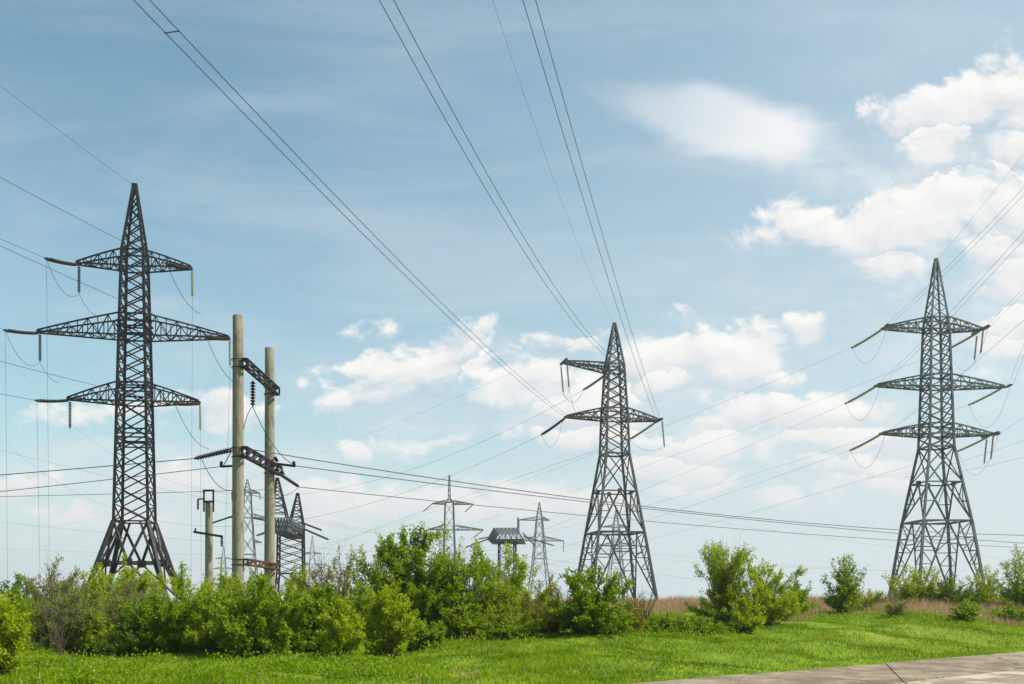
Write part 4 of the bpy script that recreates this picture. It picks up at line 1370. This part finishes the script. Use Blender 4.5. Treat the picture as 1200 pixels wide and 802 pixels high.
# bare twiggy shrub and dry stalks
def twig_bush(px, by, ty, hw, seed, label, n=40):
    rng = np.random.RandomState(seed)
    B = on_ground(px, by); s = B[1] / F; H = (by - ty) * s; Rr = hw * s
    mb = MB()
    for i in range(n):
        T = A3(rng.normal(0, 0.45) * Rr, rng.normal(0, 0.4) * Rr, H * rng.uniform(0.6, 1.0))
        p0 = A3(rng.normal(0, 0.1), rng.normal(0, 0.1), -0.05)
        C = np.array([p0, p0 * 0.5 + T * 0.4 + A3(0, 0, 0.1 * H), T]) + B
        mb.tube(C, [0.012, 0.008, 0.003], 3, False)
        for q in range(4):
            t = rng.uniform(0.4, 0.95); p = C[1] + (C[2] - C[1]) * t if rng.rand() > 0.3 else C[0] + (C[1] - C[0]) * t
            mb.tube(np.array([p, p + (rng.normal(0, 0.5, 3) + A3(0, 0, 0.9)) * 0.16 * H]), [0.005, 0.002], 3, False)
    o_ = mb.build('bare_shrub', M['bark'], base=B)
    tag(o_, label, 'shrub', 'bare twiggy shrubs')


twig_bush(377, 744, 640, 12, 21, 'bare grey twigs standing up left of the bronze-tinted bush', 9)
twig_bush(58, 765, 648, 12, 22, 'bare tall twig poking above the left end of the hedge', 8)
twig_bush(70, 768, 705, 46, 23, 'brown leafless stems low in front of the left hedge', 16)
twig_bush(755, 738, 690, 18, 24, 'thin bare stems at the foot of the middle pylon', 30)
twig_bush(848, 734, 636, 34, 25, 'leafless twigs showing through the airy bright tree', 26)

# ------------------------------------------------------------------ grass
def blades(n, X, Y, h, w, rng, lean=0.5):
    Z = ground(X, Y)
    P = np.column_stack([X, Y, Z - 0.01])
    az = rng.uniform(0, 2 * np.pi, n)
    S = np.column_stack([np.cos(az), np.sin(az), np.zeros(n)]) * (w / 2)[:, None]
    Ld = rng.normal(0, lean, (n, 2))
    T = P + np.column_stack([Ld * h[:, None], h])
    Md = P + np.column_stack([Ld * h[:, None] * 0.32, h * 0.58])
    V = np.stack([P - S, P + S, Md + S * 0.75, T, Md - S * 0.75], 1).reshape(-1, 3)
    i = np.arange(n)[:, None] * 5
    Qd = i + np.array([[0, 1, 2, 4]]); Tr = i + np.array([[4, 2, 3]])
    return V, Qd, Tr


def vnoise(X, Y, sc, seed):
    rs = np.random.RandomState(seed); o_ = np.zeros_like(X)
    for k in range(6):
        a = rs.uniform(0, 6.28); f_ = sc * rs.uniform(0.6, 2.2)
        o_ += np.sin(f_ * (X * math.cos(a) + Y * math.sin(a)) + rs.uniform(0, 6.28))
    return o_ / 6


rng = np.random.RandomState(77)
N = 520000
Yg = 15.5 + (56 - 15.5) * rng.rand(N) ** 1.25
Xg = rng.uniform(-0.60, 0.60, N) * Yg
d_ = road_d(Xg, Yg)
keep = d_ > rng.normal(-0.05, 0.16, N) + 0.18 * vnoise(Xg, Yg, 2.5, 55)
pn_ = vnoise(Xg, Yg, 0.9, 3)
keep &= rng.rand(N) < 0.72 + 0.8 * pn_
Xg, Yg, pn_ = Xg[keep], Yg[keep], pn_[keep]
hg = 0.72 * (0.075 + 0.05 * np.clip(pn_ + 0.3, 0, 1) + 0.11 * np.clip(vnoise(Xg, Yg, 2.2, 9), 0, 1) ** 2) * rng.uniform(0.4, 1.4, len(Xg)) * (0.75 + 0.014 * Yg) * (1 + 0.7 * (vnoise(Xg, Yg, 5.5, 41) > 0.5)) * (0.45 + 0.55 * sst(0, 1.6, road_d(Xg, Yg)))
V, Qd, Tr = blades(len(Xg), Xg, Yg, hg, rng.uniform(0.012, 0.026, len(Xg)), rng, 0.45)
o = link_mesh('grass', V, [Qd, Tr], M['grass'])
o['kind'] = 'stuff'

# grass growing in the slab joints
Xj, Yj = [], []
for (a, b_, n) in (((org - e2 * 6.6 - e1 * 12), (org - e2 * 6.6 + e1 * 12), 900), (org, org - e2 * 14, 500), (org + e1 * -5.95, org - e1 * 5.95 - e2 * 12, 160)):
    t = rng.rand(n); t = t[np.sin(t * 37 + a[0]) + rng.normal(0, 0.4, n) > 0.25]
    Xj.append(a[0] + (b_ - a)[0] * t + rng.normal(0, 0.05, len(t))); Yj.append(a[1] + (b_ - a)[1] * t + rng.normal(0, 0.05, len(t)))
Xj = np.concatenate(Xj); Yj = np.concatenate(Yj); n = len(Xj)
V, Qd, Tr = blades(n, Xj, Yj, rng.uniform(0.07, 0.16, n), rng.uniform(0.014, 0.03, n), rng, 0.6)
o = link_mesh('joint_grass', V, [Qd, Tr], M['grass'])
o['kind'] = 'stuff'

# dead stalks standing in the lawn
N = 3500
Ys = 16 + 34 * rng.rand(N) ** 1.3; Xs = rng.uniform(-0.58, 0.58, N) * Ys
q = (road_d(Xs, Ys) > 0.3) & (vnoise(Xs, Ys, 0.8, 61) > 0.05)
Xs, Ys = Xs[q], Ys[q]; n = len(Xs)
V, Qd, Tr = blades(n, Xs, Ys, rng.uniform(0.12, 0.34, n), rng.uniform(0.008, 0.016, n), rng, 0.5)
o = link_mesh('dead_stalks', V, [Qd, Tr], M['straw'])
o['kind'] = 'stuff'

# dry tan grass along the crest
N = 110000
Yd = rng.uniform(40.5, 60, N); Xd = rng.uniform(-0.05, 0.60, N) * Yd
pd = vnoise(Xd, Yd, 0.55, 12)
keep = (pd > -0.15 + 0.6 * (Yd < 44.5) * (0.5 + 0.5 * np.sin(Xd * 0.5)) + rng.normal(0, 0.12, N) - 0.4 * (Yd > 48)) & (Xd > 3.5 + rng.normal(0, 0.6, N))
Xd, Yd, pd = Xd[keep], Yd[keep], pd[keep]; n = len(Xd)
hd2 = (0.42 + 0.36 * np.clip(pd + 0.3, 0, 1)) * rng.uniform(0.5, 1.2, n) * (0.7 + 0.3 * sst(44, 50, Yd))
V, Qd, Tr = blades(n, Xd, Yd, hd2, rng.uniform(0.010, 0.022, n), rng, 0.22)
o = link_mesh('dry_grass', V, [Qd, Tr], M['straw'])
o['kind'] = 'stuff'

# leafy weeds low on the bank
N = 44000
cx = [(800, 742, 46, 2.0), (770, 748, 40, 1.6), (835, 748, 30, 1.2), (985, 730, 60, 1.6), (1100, 728, 70, 1.6), (60, 782, 50, 1.3), (330, 780, 60, 1.3), (180, 786, 70, 1.2), (420, 778, 50, 1.2), (1180, 728, 40, 1.2), (250, 792, 90, 1.2), (90, 796, 70, 1.0), (400, 790, 80, 1.2), (560, 760, 70, 1.2), (930, 728, 50, 1.2)]
Pw = []
for (px, py, spx, dep) in cx:
    c_ = on_ground(px, py); s = c_[1] / F
    k = int(N / len(cx))
    X = c_[0] + rng.normal(0, 0.55 * spx * s, k); Y = c_[1] + rng.normal(0, dep * 0.7, k)
    q = vnoise(X, Y, 3.0, 31) > -0.05
    X, Y = X[q], Y[q]
    Pw.append(np.column_stack([X, Y, ground(X, Y) + np.abs(rng.normal(0.06, 0.10, len(X)))]))
Pw = np.vstack(Pw)
Pw = Pw[road_d(Pw[:, 0], Pw[:, 1]) > 0.3]
V, Qd = quads_for_leaves(Pw, rng.normal(0, 0.6, Pw.shape) + A3(0, 0, 0.35), 0.075, 0.55, rng)
o = link_mesh('weeds', V, Qd, M['mid'])
o['kind'] = 'stuff'

# ------------------------------------------------------------------ air
HAZE = 0.00022
mb = MB(); mb.box(A3(0, 1300, 31.5), (6400, 3700, 67))
m, b, out = new_mat('haze_air')
pv = m.node_tree.nodes.new('ShaderNodeVolumePrincipled')
pv.inputs['Color'].default_value = (0.86, 0.92, 1.0, 1)
pv.inputs['Density'].default_value = HAZE
pv.inputs['Anisotropy'].default_value = 0.2
m.node_tree.links.new(pv.outputs[0], out.inputs['Volume'])
o = mb.build('haze', m)
o['kind'] = 'stuff'
scene.cycles.volume_max_steps = 64
